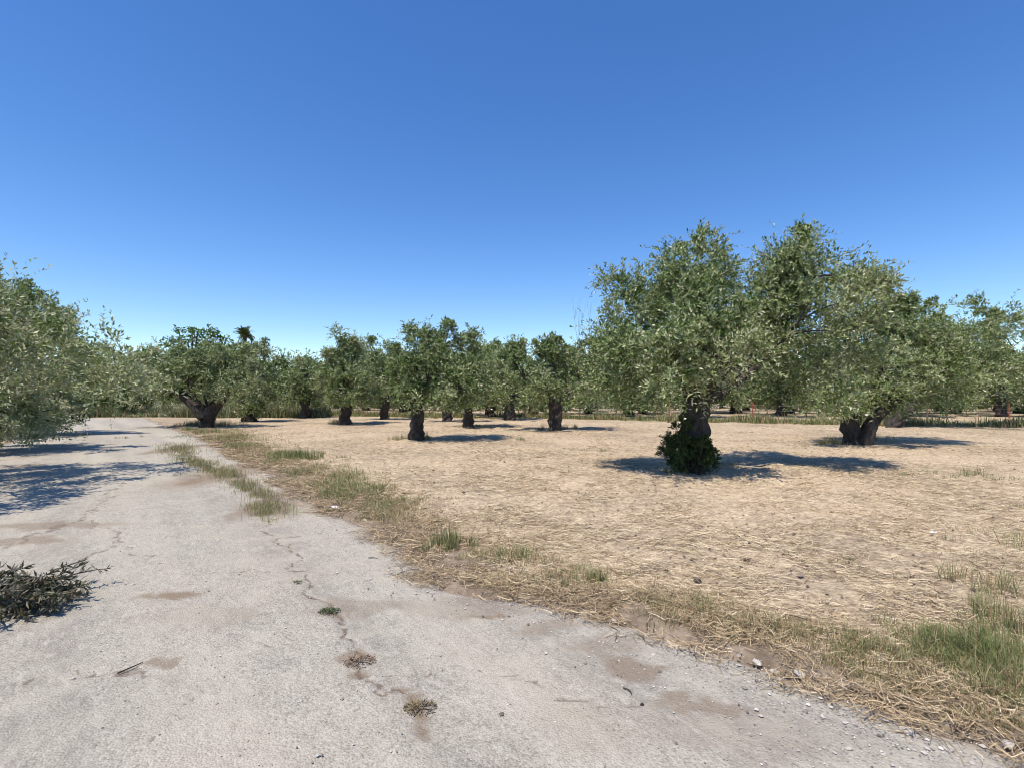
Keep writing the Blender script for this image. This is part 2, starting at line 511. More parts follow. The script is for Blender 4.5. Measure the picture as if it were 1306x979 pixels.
PAL = np.array([(0.060, 0.124, 0.016), (0.120, 0.194, 0.038), (0.245, 0.298, 0.110), (0.45, 0.465, 0.275), (0.76, 0.715, 0.53)])

def crown_leaves(blobs, rng, n_leaves, leaf, clump_r=0.42, pale=0.35, zmin=0.25, shoots_per=34, per_shoot=11, upshoot=0.5, pal=PAL, droop=0.0, inner=0.35):
    """blobs: rows of (cx,cy,cz,rx,ry,rz,pale). Leaves sit on twigs that radiate from clumps spread through each blob."""
    blobs = np.array(blobs, float)
    area = (blobs[:, 3] * blobs[:, 5] + 0.02)
    n_sh = n_leaves // per_shoot
    n_cl = max(8, n_sh // shoots_per)
    which = rng.choice(len(blobs), size=n_cl, p=area / area.sum())
    dv = norm(rng.normal(size=(n_cl, 3)))
    rad = inner + (1.0 - inner) * rng.random(n_cl) ** 0.45
    b = blobs[which]
    cen = b[:, :3] + dv * rad[:, None] * b[:, 3:6] * 0.95
    cpale = b[:, 6] + rng.normal(size=n_cl) * 0.14 + pale
    csz = clump_r * 1.12 * (0.5 + 0.9 * rng.random(n_cl)) * np.clip(b[:, 3] / 0.6, 0.55, 1.0)
    # shoots
    ci = rng.integers(0, n_cl, n_sh)
    sd = rng.normal(size=(n_sh, 3)) * 0.75 + dv[ci] * 0.55
    sd[:, 2] += upshoot * (0.3 + rng.random(n_sh)) - droop * rng.random(n_sh)
    sd = norm(sd)
    sb = cen[ci] + rng.normal(size=(n_sh, 3)) * csz[ci][:, None] * 0.24
    sl = csz[ci] * (0.75 + 0.5 * rng.random(n_sh))
    strong = rng.random(n_sh) < 0.05
    sl = np.where(strong, sl * 1.7, sl)
    sd = np.where(strong[:, None], norm(sd * 0.5 + np.array([0, 0, 0.9])), sd)
    # leaves along the shoots
    li = np.repeat(np.arange(n_sh), per_shoot)
    t = 0.2 + 0.8 * (np.tile(np.arange(per_shoot), n_sh) + rng.random(n_sh * per_shoot)) / per_shoot
    curve = np.zeros((len(li), 3)); curve[:, 2] = -(0.25 + 0.3 * droop) * (t ** 2) * sl[li]
    pos = sb[li] + sd[li] * (t * sl[li])[:, None] + curve
    ld = sd[li] * 0.75 + perp(sd[li], rng) * 0.85
    ld[:, 2] += 0.15 - droop * 0.4
    L = leaf * (0.6 + 0.7 * rng.random(len(li))); W = L * (0.30 + 0.14 * rng.random(len(li)))
    keep = pos[:, 2] > zmin + 0.25 * rng.random(len(li))
    pos, ld, L, W, li = pos[keep], ld[keep], L[keep], W[keep], li[keep]
    face = norm(pos - cen[ci[li]])
    v, f = leaf_quads(pos, ld, L, W, rng, 0.35, face)
    q = np.clip(cpale[ci[li]] + rng.normal(size=len(li)) * 0.20, 0, 0.999) * (len(pal) - 1.2)
    k = q.astype(int); fr = (q - k)[:, None]
    col = pal[k] * (1 - fr) + pal[np.minimum(k + 1, len(pal) - 1)] * fr
    cr = rng.random(len(li))
    silver = pal[-1] * 0.55 + pal[-2] * 0.35      # leaves turned belly-up and the flower sprays
    col = np.where((cr < 0.14)[:, None], silver * (0.7 + 0.5 * rng.random((len(li), 1))), col)
    col = np.where((cr < 0.045)[:, None], pal[-1] * (0.85 + 0.3 * rng.random((len(li), 1))), col)
    col = col * (0.62 + 0.76 * rng.random((len(li), 1)))
    return v, f, col, cen, csz

def tube(path, radii, nseg=10, rough=0.12, ridges=5, seed=0, cap=True):
    path = np.array(path, float); radii = np.array(radii, float)
    n = len(path)
    tan = np.gradient(path, axis=0); tan = norm(tan)
    ref = np.array([0.0, 1.0, 0.13]) if abs(tan[0, 1]) < 0.8 else np.array([1.0, 0, 0.1])
    u = norm(np.cross(tan, ref)); w = norm(np.cross(tan, u))
    th = np.linspace(0, 2 * np.pi, nseg, endpoint=False)
    i = np.arange(n)[:, None]
    r = radii[:, None] * (1 + rough * (0.8 * np.sin(ridges * th[None] + i * 0.35 + seed) * 0.7
        + 2.2 * (vnoise(np.cos(th)[None] * 2 + i * 0.6 + seed * 3.1, np.sin(th)[None] * 2 + i * 0.33, seed) - 0.5)))
    if nseg > 22:                            # old olive wood: finer furrows
        r = r * (1 + 0.055 * np.sin(11 * th[None] + i * 0.9 + 2.5 * vnoise(th[None] * 1.5 + seed, i * 0.3, seed + 4)) + 0.22 * (vnoise(np.cos(th)[None] * 5 + i * 0.9, np.sin(th)[None] * 5 + seed, seed + 7) - 0.5))
    v = path[:, None] + u[:, None] * (np.cos(th)[None, :, None] * r[..., None]) + w[:, None] * (np.sin(th)[None, :, None] * r[..., None])
    v = v.reshape(-1, 3)
    idx = np.arange(n * nseg).reshape(n, nseg)
    nx = np.roll(idx, -1, 1)
    f = np.stack([idx[:-1], nx[:-1], nx[1:], idx[1:]], -1).reshape(-1, 4)
    if cap:
        v = np.vstack([v, path[-1] + tan[-1] * radii[-1] * 0.6])
        top = idx[-1]; c = len(v) - 1
        f = np.vstack([f, np.stack([top, np.roll(top, -1), np.full(nseg, c), np.full(nseg, c)], -1)])
    return v, f

def quads_no_degenerate(f):
    return f

def join(parts):
    vs, fs, off = [], [], 0
    for v, f in parts:
        vs.append(v); fs.append(f + off); off += len(v)
    return np.vstack(vs), np.vstack(fs)

def bez(a, b, c, n):
    t = np.linspace(0, 1, n)[:, None]
    return (1 - t) ** 2 * a + 2 * t * (1 - t) * b + t ** 2 * c

def olive(name, label, base, blobs_px, rng_seed, n_leaves, leaf, tr=0.3, th=1.2, lean=(0, 0), group=None, pale=0.3,
          flare=1.5, clump_r=0.42, zmin=0.3, mat=None, world_blobs=None, d=None, n_twig=60, upshoot=0.5, droop=0.15, depth_scale=1.0, limb_r=0.42, split=None):
    rng = np.random.default_rng(rng_seed)
    near = rng_seed == 101
    n_leaves = int(n_leaves * (0.88 if near else 0.68)); leaf = leaf * (1.04 if near else 1.13)
    bx, by = base
    root = bpy.data.objects.new(name, None); COL.objects.link(root)
    bz = float(ground_h(np.array([bx]), np.array([by]))[0])
    bz = max(bz, 0.0) - 0.03
    root.location = (bx, by, bz)
    tag(root, label, 'olive tree', group)
    O = np.array([bx, by, bz])
    blobs = []
    if world_blobs:
        for q in world_blobs:
            blobs.append(q)
    else:
        for q in blobs_px:
            px, py, rx, ry = q[:4]; dd = q[4] if len(q) > 4 else rng.uniform(-0.5, 0.5); pl = q[5] if len(q) > 5 else 0.0
            dep = by + dd
            c = P(px, py, dep)
            R = rx / F * dep; RZ = ry / F * dep
            blobs.append((c[0], c[1], c[2], R, max(R, RZ) * depth_scale, RZ, pl))
    # upright tufts on the upper masses break the outline
    zm = np.median([b[2] for b in blobs])
    extra = []
    for b in blobs:
        if b[2] >= zm - 0.2 and b[3] > 0.62:
            for q in range(3):
                a = rng.uniform(0, 6.28); rr = rng.uniform(0.25, 0.8)
                extra.append((b[0] + b[3] * rr * math.cos(a), b[1] + b[4] * rr * math.sin(a), b[2] + b[5] * (0.86 - 0.3 * rr) , b[3] * rng.uniform(0.16, 0.28), b[3] * 0.22, b[5] * rng.uniform(0.3, 0.5), b[6] - 0.03))
    blobs = [(b[0], b[1], b[2], b[3] * 0.93, b[4] * 0.93, b[5] * 0.92, b[6]) for b in blobs] + extra
    lb = [(b[0] - bx, b[1] - by, b[2] - bz, *b[3:]) for b in blobs]
    v, f, col, cen, csz = crown_leaves(lb, rng, n_leaves, leaf, clump_r, pale, zmin, upshoot=upshoot, droop=droop)
    obj('crown', make_mesh('crown', v, f, mat or M_OLIVE, col), root)
    tr = tr * 0.74
    # trunk
    nseg = 44; nr = 20
    t = np.linspace(0, 1, nr)
    top = np.array([lean[0], lean[1], th])
    mid = np.array([lean[0] * 0.2 + rng.uniform(-0.06, 0.06), lean[1] * 0.2, th * 0.5])
    path = bez(np.array([0, 0, -0.08]), mid, top, nr)
    rad = tr * (1 + (flare - 1) * np.exp(-t * 5.5) + 0.18 * np.exp(-((t - 1) / 0.22) ** 2))
    v, f = tube(path, rad, nseg, 0.25, 4, rng_seed)
    obj('trunk', make_mesh('trunk', v, f, M_BARK, smooth=True), root)
    # limbs towards the crown masses
    order = sorted(range(len(lb)), key=lambda i: -lb[i][3])
    ends = []
    for k, i in enumerate(order[:7]):
        b = np.array(lb[i][:3])
        e = b + np.array([0, 0, -0.15])
        st = top + np.array([rng.uniform(-1, 1) * tr * 0.35, rng.uniform(-1, 1) * tr * 0.35, -0.15])
        m = st * 0.55 + e * 0.45; m[2] = max(st[2] + 0.15, min(m[2], st[2] + 0.45)) if e[2] > st[2] + 0.3 else st[2] + 0.35
        m[:2] += rng.uniform(-0.15, 0.15, 2)
        pth = bez(st, m, e, 11)
        pth[2:-1] += rng.normal(size=(8, 3)) * 0.035
        r0 = tr * limb_r * rng.uniform(0.8, 1.15)
        vv, ff = tube(pth, np.linspace(r0, 0.03, 11) + r0 * 0.35 * np.exp(-np.linspace(0, 1, 11) * 6), 9, 0.14, 3, rng_seed + k)
        obj('limb', make_mesh('limb', vv, ff, M_BARK, smooth=True), root)
        ends.append(pth)
    # fine branches out to the clumps
    parts = []
    allp = np.vstack([p[3:] for p in ends])
    pick = rng.choice(len(cen), min(n_twig, len(cen)), replace=False)
    for j in pick:
        c = cen[j]
        if np.min(np.linalg.norm(allp - c, axis=1)) > 0.95: continue
        q = allp[np.argmin(np.linalg.norm(allp - c, axis=1) + (allp[:, 2] > c[2] + 0.2) * 0.6)]
        m = (q + c) / 2 + np.array([0, 0, 0.12]) + rng.normal(size=3) * 0.06
        parts.append(tube(bez(q, m, c, 5), np.linspace(0.026, 0.008, 5), 4, 0, 1, 0, cap=False))
    if parts:
        v, f = join(parts)
        tag(obj('branches', make_mesh('branches', v, f, M_BARK, smooth=True), root), kind='stuff')
    return root

# ------------------------------------------------------------------ the olive trees one can tell apart
T1 = olive('olive_tree', 'biggest nearest olive tree with broad crown and dark bush round its trunk', G(884, 600),
    [(797, 392, 34, 44, 0.2, -0.05), (885, 350, 42, 44, 0.4, 0.0), (905, 400, 55, 45, -0.6, -0.1), (965, 385, 45, 48, 0.6, 0.0), (1038, 345, 48, 46, 0.3, 0.1),
     (1092, 385, 34, 45, 0.2, 0.15), (1085, 445, 38, 45, 0.6, 0.2), (835, 445, 62, 52, -0.4, -0.05), (785, 470, 34, 48, 0.2, 0.05), (922, 450, 50, 42, -1.1, 0.22), (868, 462, 46, 36, -1.3, 0.2),
     (1018, 402, 54, 40, -0.3, 0.1), (1045, 492, 42, 34, -0.2, 0.1), (812, 508, 36, 20, 0.0, 0.15), (960, 435, 62, 52, 1.3, 0), (990, 345, 26, 26, 0.5, 0.0), (860, 400, 40, 50, 1.2, 0)],
    101, 150000, 0.08, tr=0.34, th=1.55, lean=(0.12, 0.1), pale=0.30, flare=1.35, n_twig=170, clump_r=0.40, zmin=1.1)
T2 = olive('olive_tree', 'thick forked olive trunk right of the biggest tree, crown merging with it', G(1085, 566),
    [(1150, 418, 42, 34, 0.2, 0), (1105, 430, 50, 42, 0.5, 0), (1185, 450, 48, 45, 0.0, 0.05), (1060, 465, 45, 38, 0.4, 0), (1130, 475, 60, 35, -0.8, 0.2), (1205, 490, 40, 28, 0.2, 0.1),
     (1060, 505, 42, 22, -0.4, 0.25), (1145, 500, 55, 25, -0.4, 0.15), (1180, 415, 30, 28, 0.8, -0.1)],
    102, 80000, 0.092, tr=0.30, th=1.35, lean=(0.15, 0), pale=0.28, flare=1.25, n_twig=120, limb_r=0.5, zmin=0.75)
# second stem of the forked trunk
v, f = tube(bez(np.array([0.34, -0.12, -0.08]), np.array([0.38, -0.1, 0.95]), np.array([1.7, -0.1, 1.55]), 14), np.linspace(0.23, 0.12, 14), 20, 0.2, 4, 9)
obj('trunk', make_mesh('trunk', v, f, M_BARK, smooth=True), T2)
T3 = olive('olive_tree', 'tall round olive at the right, its pale trunk half behind a forked trunk', G(1141, 545),
    [(1240, 418, 48, 34, 0.4, 0.0), (1275, 440, 45, 40, 0.2, 0.05), (1195, 445, 45, 45, 0.0, 0), (1245, 470, 60, 38, -0.6, 0.15), (1285, 488, 45, 28, 0.4, 0.2), (1190, 490, 45, 26, 0.0, 0.1),
     (1160, 440, 35, 40, 0.5, 0.0)],
    103, 60000, 0.12, tr=0.42, th=1.3, lean=(0.9, 0), pale=0.30, flare=1.3, n_twig=60, clump_r=0.55, zmin=0.8)
olive('olive_tree', 'olive cut off by the right edge of the photo', G(1345, 540),
    [(1330, 450, 50, 40, 0, 0.05), (1310, 485, 45, 32, 0, 0.1), (1370, 470, 50, 45, 0, 0)],
    104, 20000, 0.13, tr=0.35, th=1.4, pale=0.3, n_twig=30, clump_r=0.55, zmin=0.7)
T4 = olive('olive_tree', 'mid-field olive with a tufted top and bare grey twigs left of the biggest tree', G(708, 549),
    [(705, 437, 13, 20, 0.2, 0), (702, 462, 34, 24, 0, -0.1), (738, 472, 28, 28, 0.3, 0.2), (668, 478, 28, 28, 0.2, -0.05), (752, 492, 24, 22, 0, 0.2), (700, 495, 40, 22, -0.6, 0.1), (668, 505, 26, 14, 0, 0.1)],
    105, 46000, 0.105, tr=0.32, th=1.7, lean=(-0.05, 0), pale=0.18, flare=1.25, n_twig=90, zmin=0.8)
rng = np.random.default_rng(5)
parts = []
b4 = np.array(T4.location)
for k in range(16):
    lo = k >= 9
    s0 = (P(rng.uniform(735, 752), rng.uniform(455, 470), 22.5) if not lo else P(rng.uniform(728, 740), rng.uniform(500, 510), 21.3)) - b4
    e0 = (P(rng.uniform(728, 772), rng.uniform(378, 432), 22.5) if not lo else P(rng.uniform(728, 755), rng.uniform(478, 500), 21.0)) - b4
    e0[1] += rng.uniform(-0.6, 0.6)
    m0 = (s0 + e0) / 2 + rng.normal(size=3) * 0.2
    pt = bez(s0, m0, e0, 7)
    parts.append(tube(pt, np.linspace(0.007, 0.003, 7), 4, 0, 1, 0, cap=False))
    for q in range(3):
        i = rng.integers(2, 6)
        e1 = pt[i] + (pt[-1] - pt[0]) * rng.uniform(0.15, 0.35) + rng.normal(size=3) * 0.22
        parts.append(tube(bez(pt[i], (pt[i] + e1) / 2 + rng.normal(size=3) * 0.05, e1, 4), np.linspace(0.005, 0.003, 4), 3, 0, 1, 0, cap=False))
v, f = join(parts)
tag(obj('bare_twigs', make_mesh('bare_twigs', v, f, M_TWIG), T4), 'leafless grey twigs sticking out of the crown')
T5 = olive('olive_tree', 'single olive in the open field with straight sunlit-mottled trunk', G(531, 561),
    [(566, 437, 26, 25, 0.2, -0.05), (533, 447, 24, 30, 0, -0.1), (598, 462, 26, 32, 0.4, 0.0), (545, 480, 38, 32, -0.5, -0.1), (585, 492, 38, 28, -0.2, 0.1), (515, 488, 18, 28, 0, -0.05), (560, 505, 45, 18, -0.3, 0.15)],
    106, 52000, 0.095, tr=0.27, th=1.5, pale=0.17, flare=1.35, n_twig=90, zmin=0.95)
olive('olive_tree', 'olive behind the open-field olive, dark slim trunk just right of its crown', G(597, 545),
    [(605, 468, 26, 30, 0.4, 0.0), (625, 487, 22, 28, 0, 0.25), (592, 492, 30, 26, 0, 0.1), (612, 505, 28, 16, -0.3, 0.1)],
    107, 22000, 0.115, tr=0.28, th=1.5, pale=0.36, n_twig=40, clump_r=0.5, zmin=0.95)
olive('olive_tree', 'farther olive whose trunk shows between two nearer olive trunks mid-field', G(570, 538),
    [(560, 470, 30, 35, 0, 0), (590, 480, 30, 30, 0, 0), (572, 500, 40, 16, 0, 0)],
    117, 12000, 0.14, tr=0.32, th=1.5, pale=0.25, n_twig=20, clump_r=0.55, zmin=0.9)
T6 = olive('olive_tree', 'olive with grey-green pointed crown left of the open-field olive', G(440, 541),
    [(436, 445, 20, 26, 0.2, 0.1), (424, 470, 20, 24, 0, 0.05), (456, 465, 20, 34, 0.3, 0.0), (440, 492, 34, 24, -0.6, 0.0), (470, 490, 20, 26, 0, 0.1), (412, 498, 16, 22, 0, 0.2)],
    108, 44000, 0.115, tr=0.34, th=1.5, lean=(0.1, 0), pale=0.33, flare=1.4, n_twig=60, zmin=0.9)
olive('olive_tree', 'slender-topped olive filling the gap between two mid-field crowns', G(490, 535),
    [(488, 452, 16, 26, 0, 0), (512, 460, 13, 30, 0, 0.05), (492, 485, 32, 28, 0, 0.1), (515, 495, 16, 26, 0, 0), (475, 505, 26, 14, 0, 0.1)],
    109, 18000, 0.14, tr=0.32, th=1.4, pale=0.27, n_twig=30, clump_r=0.5, zmin=0.7)
T8 = olive('olive_tree', 'low wide olive with V-shaped dark trunk beside the road bend', G(264, 545),
    [(215, 465, 34, 25, 0.2, 0.15), (252, 464, 34, 22, 0.4, 0.05), (288, 472, 32, 30, 0.2, 0.0), (240, 490, 42, 26, -0.6, 0.05), (200, 488, 28, 28, 0.0, 0.15), (308, 488, 24, 26, 0.0, 0.15), (275, 497, 34, 16, -0.8, 0.15),
     (185, 500, 16, 18, 0, 0.3)],
    110, 62000, 0.105, tr=0.36, th=1.05, lean=(0.05, 0), pale=0.42, flare=1.15, n_twig=70, zmin=0.85, limb_r=0.3)
for ex, ez in ((-1.5, 1.9), (1.3, 2.1)):
    v, f = tube(bez(np.array([0.0, -0.05, 0.55]), np.array([ex * 0.35, -0.05, 1.05]), np.array([ex, -0.1, ez]), 12), np.linspace(0.36, 0.13, 12), 16, 0.15, 4, 3)
    obj('limb', make_mesh('limb', v, f, M_BARK, smooth=True), T8)
olive('olive_tree', 'narrow dark olive just right of the V-trunk olive, leafy to the ground', G(318, 538),
    [(327, 453, 18, 13, 0, 0.2), (306, 456, 13, 12, 0, 0.1), (326, 470, 22, 30, 0.2, 0.05), (312, 490, 30, 28, -0.3, 0.15), (335, 500, 18, 24, 0, 0.05), (322, 520, 20, 14, -0.2, 0.0)],
    111, 30000, 0.12, tr=0.40, th=1.3, pale=0.28, flare=1.4, n_twig=30, clump_r=0.5, zmin=0.2)
olive('olive_tree', 'small olive with one raised tuft, left of the grey-green pointed olive', G(389, 533),
    [(392, 466, 11, 11, 0, 0.1), (390, 488, 20, 20, 0, 0.05), (378, 502, 16, 16, 0, 0.1), (402, 500, 16, 18, 0, 0.2)],
    112, 14000, 0.14, tr=0.34, th=1.2, pale=0.28, n_twig=20, clump_r=0.5, zmin=0.5)
olive('olive_tree', 'low far olive between the narrow dark olive and the tufted small one', G(362, 530),
    [(358, 490, 18, 14, 0, 0), (372, 498, 14, 14, 0, 0)], 113, 9000, 0.16, tr=0.3, th=1.2, pale=0.25, n_twig=15, clump_r=0.55, zmin=0.3)
olive('olive_tree', 'far olive with a thin raised tuft left of the bare-twigged olive', G(650, 536),
    [(657, 440, 11, 15, 0, 0.1), (655, 465, 22, 22, 0, -0.05), (635, 482, 26, 28, 0, 0), (660, 495, 26, 18, 0, 0), (640, 455, 12, 12, 0, 0)],
    114, 20000, 0.14, tr=0.36, th=1.5, pale=0.25, n_twig=30, clump_r=0.5, zmin=0.7)
# trees left of the road
def wb(X, Y, lst):
    return [(X + a, Y + b, c, r, r, rz, p) for a, b, c, r, rz, p in lst]
olive('olive_tree', 'olive cut off by the left edge, casting long streaky shade over the road', (-12.3, 8.2), None, 120, 100000, 0.085, tr=0.3, th=1.3, pale=0.42, clump_r=0.45,
    world_blobs=wb(-12.3, 8.2, [(0, 0, 3.4, 1.6, 1.3, 0), (1.5, -0.6, 3.1, 1.2, 0.9, 0.1), (1.3, 1.3, 3.3, 1.3, 0.9, 0.1), (-1.2, 0.8, 3, 1.4, 1.2, 0), (0.0, -0.4, 3.9, 1.1, 0.7, 0), (1.9, -2.0, 3.0, 0.8, 0.5, 0.1), (2.6, 0.4, 3.6, 0.7, 0.35, 0.1), (2.2, 2.0, 2.7, 0.9, 0.5, 0.2), (2.8, -1.2, 3.3, 0.6, 0.3, 0.2), (3.5, -0.9, 3.0, 1.0, 0.5, 0.1), (4.2, -1.7, 2.8, 0.9, 0.45, 0.1), (3.0, 0.3, 2.9, 0.9, 0.45, 0.1), (2.3, 1.4, 2.8, 1.0, 0.5, 0.1), (3.9, 0.5, 2.3, 0.8, 0.4, 0.1), (3.4, 2.4, 2.2, 0.8, 0.4, 0.1), (4.4, -3.0, 2.9, 0.7, 0.4, 0.1), (4.6, 1.5, 2.2, 0.6, 0.3, 0.1), (4.3, 2.2, 2.0, 0.6, 0.3, 0.2), (4.0, -1.8, 3.0, 0.7, 0.35, 0.1), (4.5, -2.6, 3.3, 0.6, 0.3, 0.1), (3.4, -0.6, 2.6, 0.7, 0.3, 0.1)]))
olive('olive_tree', 'nearest big olive at the left edge with pale leaves down to the ground', (-16.3, 13.6), None, 121, 85000, 0.092, tr=0.34, th=1.2, pale=0.47, zmin=0.05,
    world_blobs=wb(-16.3, 13.6, [(0, 0, 3.6, 1.8, 1.4, -0.1), (1.7, -0.3, 3.6, 1.3, 1.1, -0.05), (2.0, 0.8, 2.4, 1.3, 1.1, 0.15), (1.8, -0.8, 1.5, 1.2, 1.1, 0.25), (0.2, -1.2, 1.6, 1.4, 1.2, 0.2),
      (1.0, 0.5, 4.5, 1.1, 0.7, -0.1), (2.9, 0.3, 3.0, 0.8, 0.5, 0.1), (2.6, -0.4, 1.0, 0.9, 0.8, 0.25), (3.3, 0.9, 3.9, 0.5, 0.3, 0.1), (3.6, -0.2, 2.2, 0.8, 0.35, 0.2), (2.5, 0.8, 0.6, 1.1, 0.6, 0.2), (4.0, 1.2, 2.0, 0.6, 0.3, 0.2), (1.6, 1.5, 1.1, 1.2, 1.0, 0.2)]), droop=0.35, n_twig=120)
olive('olive_tree', 'bushy green olive behind the left edge olive, branches hanging over the road', (-19.9, 19.6), None, 122, 80000, 0.10, tr=0.36, th=1.3, pale=0.36, zmin=0.05,
    world_blobs=wb(-19.9, 19.6, [(0, 0, 4.3, 2.0, 1.5, -0.12), (1.4, 0, 4.6, 1.2, 0.9, -0.1), (-0.2, 0, 5.5, 1.0, 0.6, -0.05), (2.0, 0.3, 3.4, 1.2, 0.9, 0.05), (2.7, 0.2, 2.6, 1.0, 0.8, 0.15), (1.6, -0.6, 1.6, 1.4, 1.2, 0.2),
      (0.0, -1.2, 2.0, 1.6, 1.3, 0.2), (3.3, 0.4, 3.3, 0.7, 0.4, 0.1), (1.2, -0.2, 0.9, 1.3, 0.8, 0.15), (4.0, 0.6, 2.9, 0.6, 0.35, 0.2), (2.6, 0.6, 0.7, 1.1, 0.7, 0.2), (1.9, 0.2, 5.0, 0.5, 0.5, 0.0)]), droop=0.35, n_twig=120)
olive('olive_tree', 'brownish pale olive overhanging the far end of the road', (-30.3, 36.8),
    [(112, 460, 34, 24, 0, 0.3), (145, 470, 26, 20, 0, 0.35), (165, 492, 20, 20, 0, 0.35), (130, 498, 34, 20, -0.5, 0.25), (100, 490, 30, 30, 0, 0.2), (80, 510, 30, 20, 0, 0.2)],
    123, 40000, 0.11, tr=0.34, th=1.2, pale=0.32, zmin=0.25, droop=0.4, n_twig=50)

# ------------------------------------------------------------------ back rows of the grove: copies of four far trees
protos = []
for k in range(4):
    r = np.random.default_rng(300 + k)
    bl = [(0, 0, 3.2, 1.7, 1.7, 1.3, 0)] + [(r.uniform(-1.8, 1.8), r.uniform(-1.5, 1.5), r.uniform(1.1, 4.2), r.uniform(0.9, 1.4), 1.1, r.uniform(0.7, 1.1), r.uniform(-0.1, 0.15)) for _ in range(9)]
    bl += [(2.0 * math.cos(q * 1.3 + k), 1.8 * math.sin(q * 1.3 + k), r.uniform(1.0, 1.7), 1.0, 1.0, 0.8, 0.1) for q in range(5)]
    bl = [(b[0], b[1] + 200, *b[2:]) for b in bl]
    t = olive('olive_tree', 'x', (0, 200), None, 300 + k, 21000, 0.17, tr=0.33, th=1.4, pale=0.26, clump_r=0.6, world_blobs=bl, n_twig=0, mat=M_OLIVE_FAR, zmin=0.3)
    protos.append(t)
rows_far = []
rf = np.random.default_rng(77)
for d, lo, hi, stp in [(36, -4, 46, 5.2), (42, -23, 52, 4.6), (49, -40, 60, 4.8), (58, -52, 66, 5.0), (70, -66, 80, 5.0)]:
    xx = lo + rf.uniform(0, 3)
    while xx < hi:
        if not (-26 < xx < -18 and d < 40):
            rows_far.append((xx + rf.uniform(-1, 1), d + rf.uniform(-1.5, 1.5), d))
        xx += stp
used = [False] * 4
GL = {36: 'olive of the back rows behind the wire fence, first row', 42: 'far olive of the back rows, second row beyond the fence', 49: 'far olive of the third back row, seen between trunks', 58: 'olive of the fourth back row, mostly hidden', 70: 'farthest olive closing the grove along the horizon'}
for i, (X, Y, d) in enumerate(rows_far):
    k = i % 4
    o = protos[k] if not used[k] else copy_tree(protos[k])
    used[k] = True
    o.location = (X, Y, -0.03)
    o.rotation_euler = (0, 0, rf.uniform(0, 6.28))
    sc = rf.uniform(0.94, 1.22)
    o.scale = (sc * rf.uniform(0.95, 1.15), sc * rf.uniform(0.95, 1.15), sc)
    tag(o, GL[d], 'olive tree', 'olive trees of back row %s' % {36: 'one', 42: 'two', 49: 'three', 58: 'four', 70: 'five'}[d])

# ------------------------------------------------------------------ broadleaf tree and palm rising behind
def broad_tree():
    rng = np.random.default_rng(9)
    d = 46.0
    bx = (240 - CX) / F * d
    root = bpy.data.objects.new('broadleaf_tree', None); COL.objects.link(root); root.location = (bx, d, -0.03)
    tag(root, 'dark green broadleaf tree rising behind the V-trunk olive', 'tree')
    b0 = np.array([bx, d, -0.03])
    tufts = [(228, 421, 7), (252, 424, 11), (268, 422, 10), (283, 432, 9), (240, 434, 12), (212, 437, 8), (222, 444, 12), (262, 438, 13), (192, 450, 5), (184, 445, 5), (278, 446, 11), (250, 450, 18), (215, 458, 16), (270, 462, 16), (235, 470, 20),
             (246, 421, 5), (274, 427, 7), (292, 440, 6), (181, 452, 6), (200, 455, 8)]
    V, Fa, Cc, off = [], [], [], 0
    cens = []
    for px, py, r in tufts:
        c = P(px, py, d + rng.uniform(-2, 2)) - b0
        R = r / F * d
        cens.append(c)
        n = int(95 * max(0.5, r / 10) ** 1.6)
        p = c + norm(rng.normal(size=(n, 3))) * (rng.random((n, 1)) ** 0.5) * np.array([R * 1.15, R, R * 0.6])
        dv = norm(p - c + rng.normal(size=(n, 3)) * 0.4) ; dv[:, 2] -= 0.3
        L = rng.uniform(0.22, 0.42, n)
        v, f = leaf_quads(p, dv, L, L * 0.5, rng, 0.8)
        V.append(v); Fa.append(f + off); off += len(v)
        g = rng.random((n, 1))
        Cc.append(np.array([0.045, 0.11, 0.022]) * (1 - g) + np.array([0.12, 0.215, 0.05]) * g)
    obj('crown', make_mesh('crown', np.vstack(V), np.vstack(Fa), M_GREEN, np.vstack(Cc)), root)
    v, f = tube(bez(np.array([0, 0, -0.1]), np.array([0.2, 0, 1.8]), np.array([0.2, 0, 3.6]), 10), np.linspace(0.35, 0.24, 10), 12, 0.12, 3, 2)
    obj('trunk', make_mesh('trunk', v, f, M_BARK, smooth=True), root)
    for c in cens:
        s0 = np.array([0.2, 0, 3.3])
        v, f = tube(bez(s0, s0 * 0.5 + c * 0.5 + np.array([0, 0, -0.5]), c, 8), np.linspace(0.14, 0.03, 8), 6, 0.05, 3, 1)
        obj('limb', make_mesh('limb', v, f, M_BARK, smooth=True), root)
broad_tree()

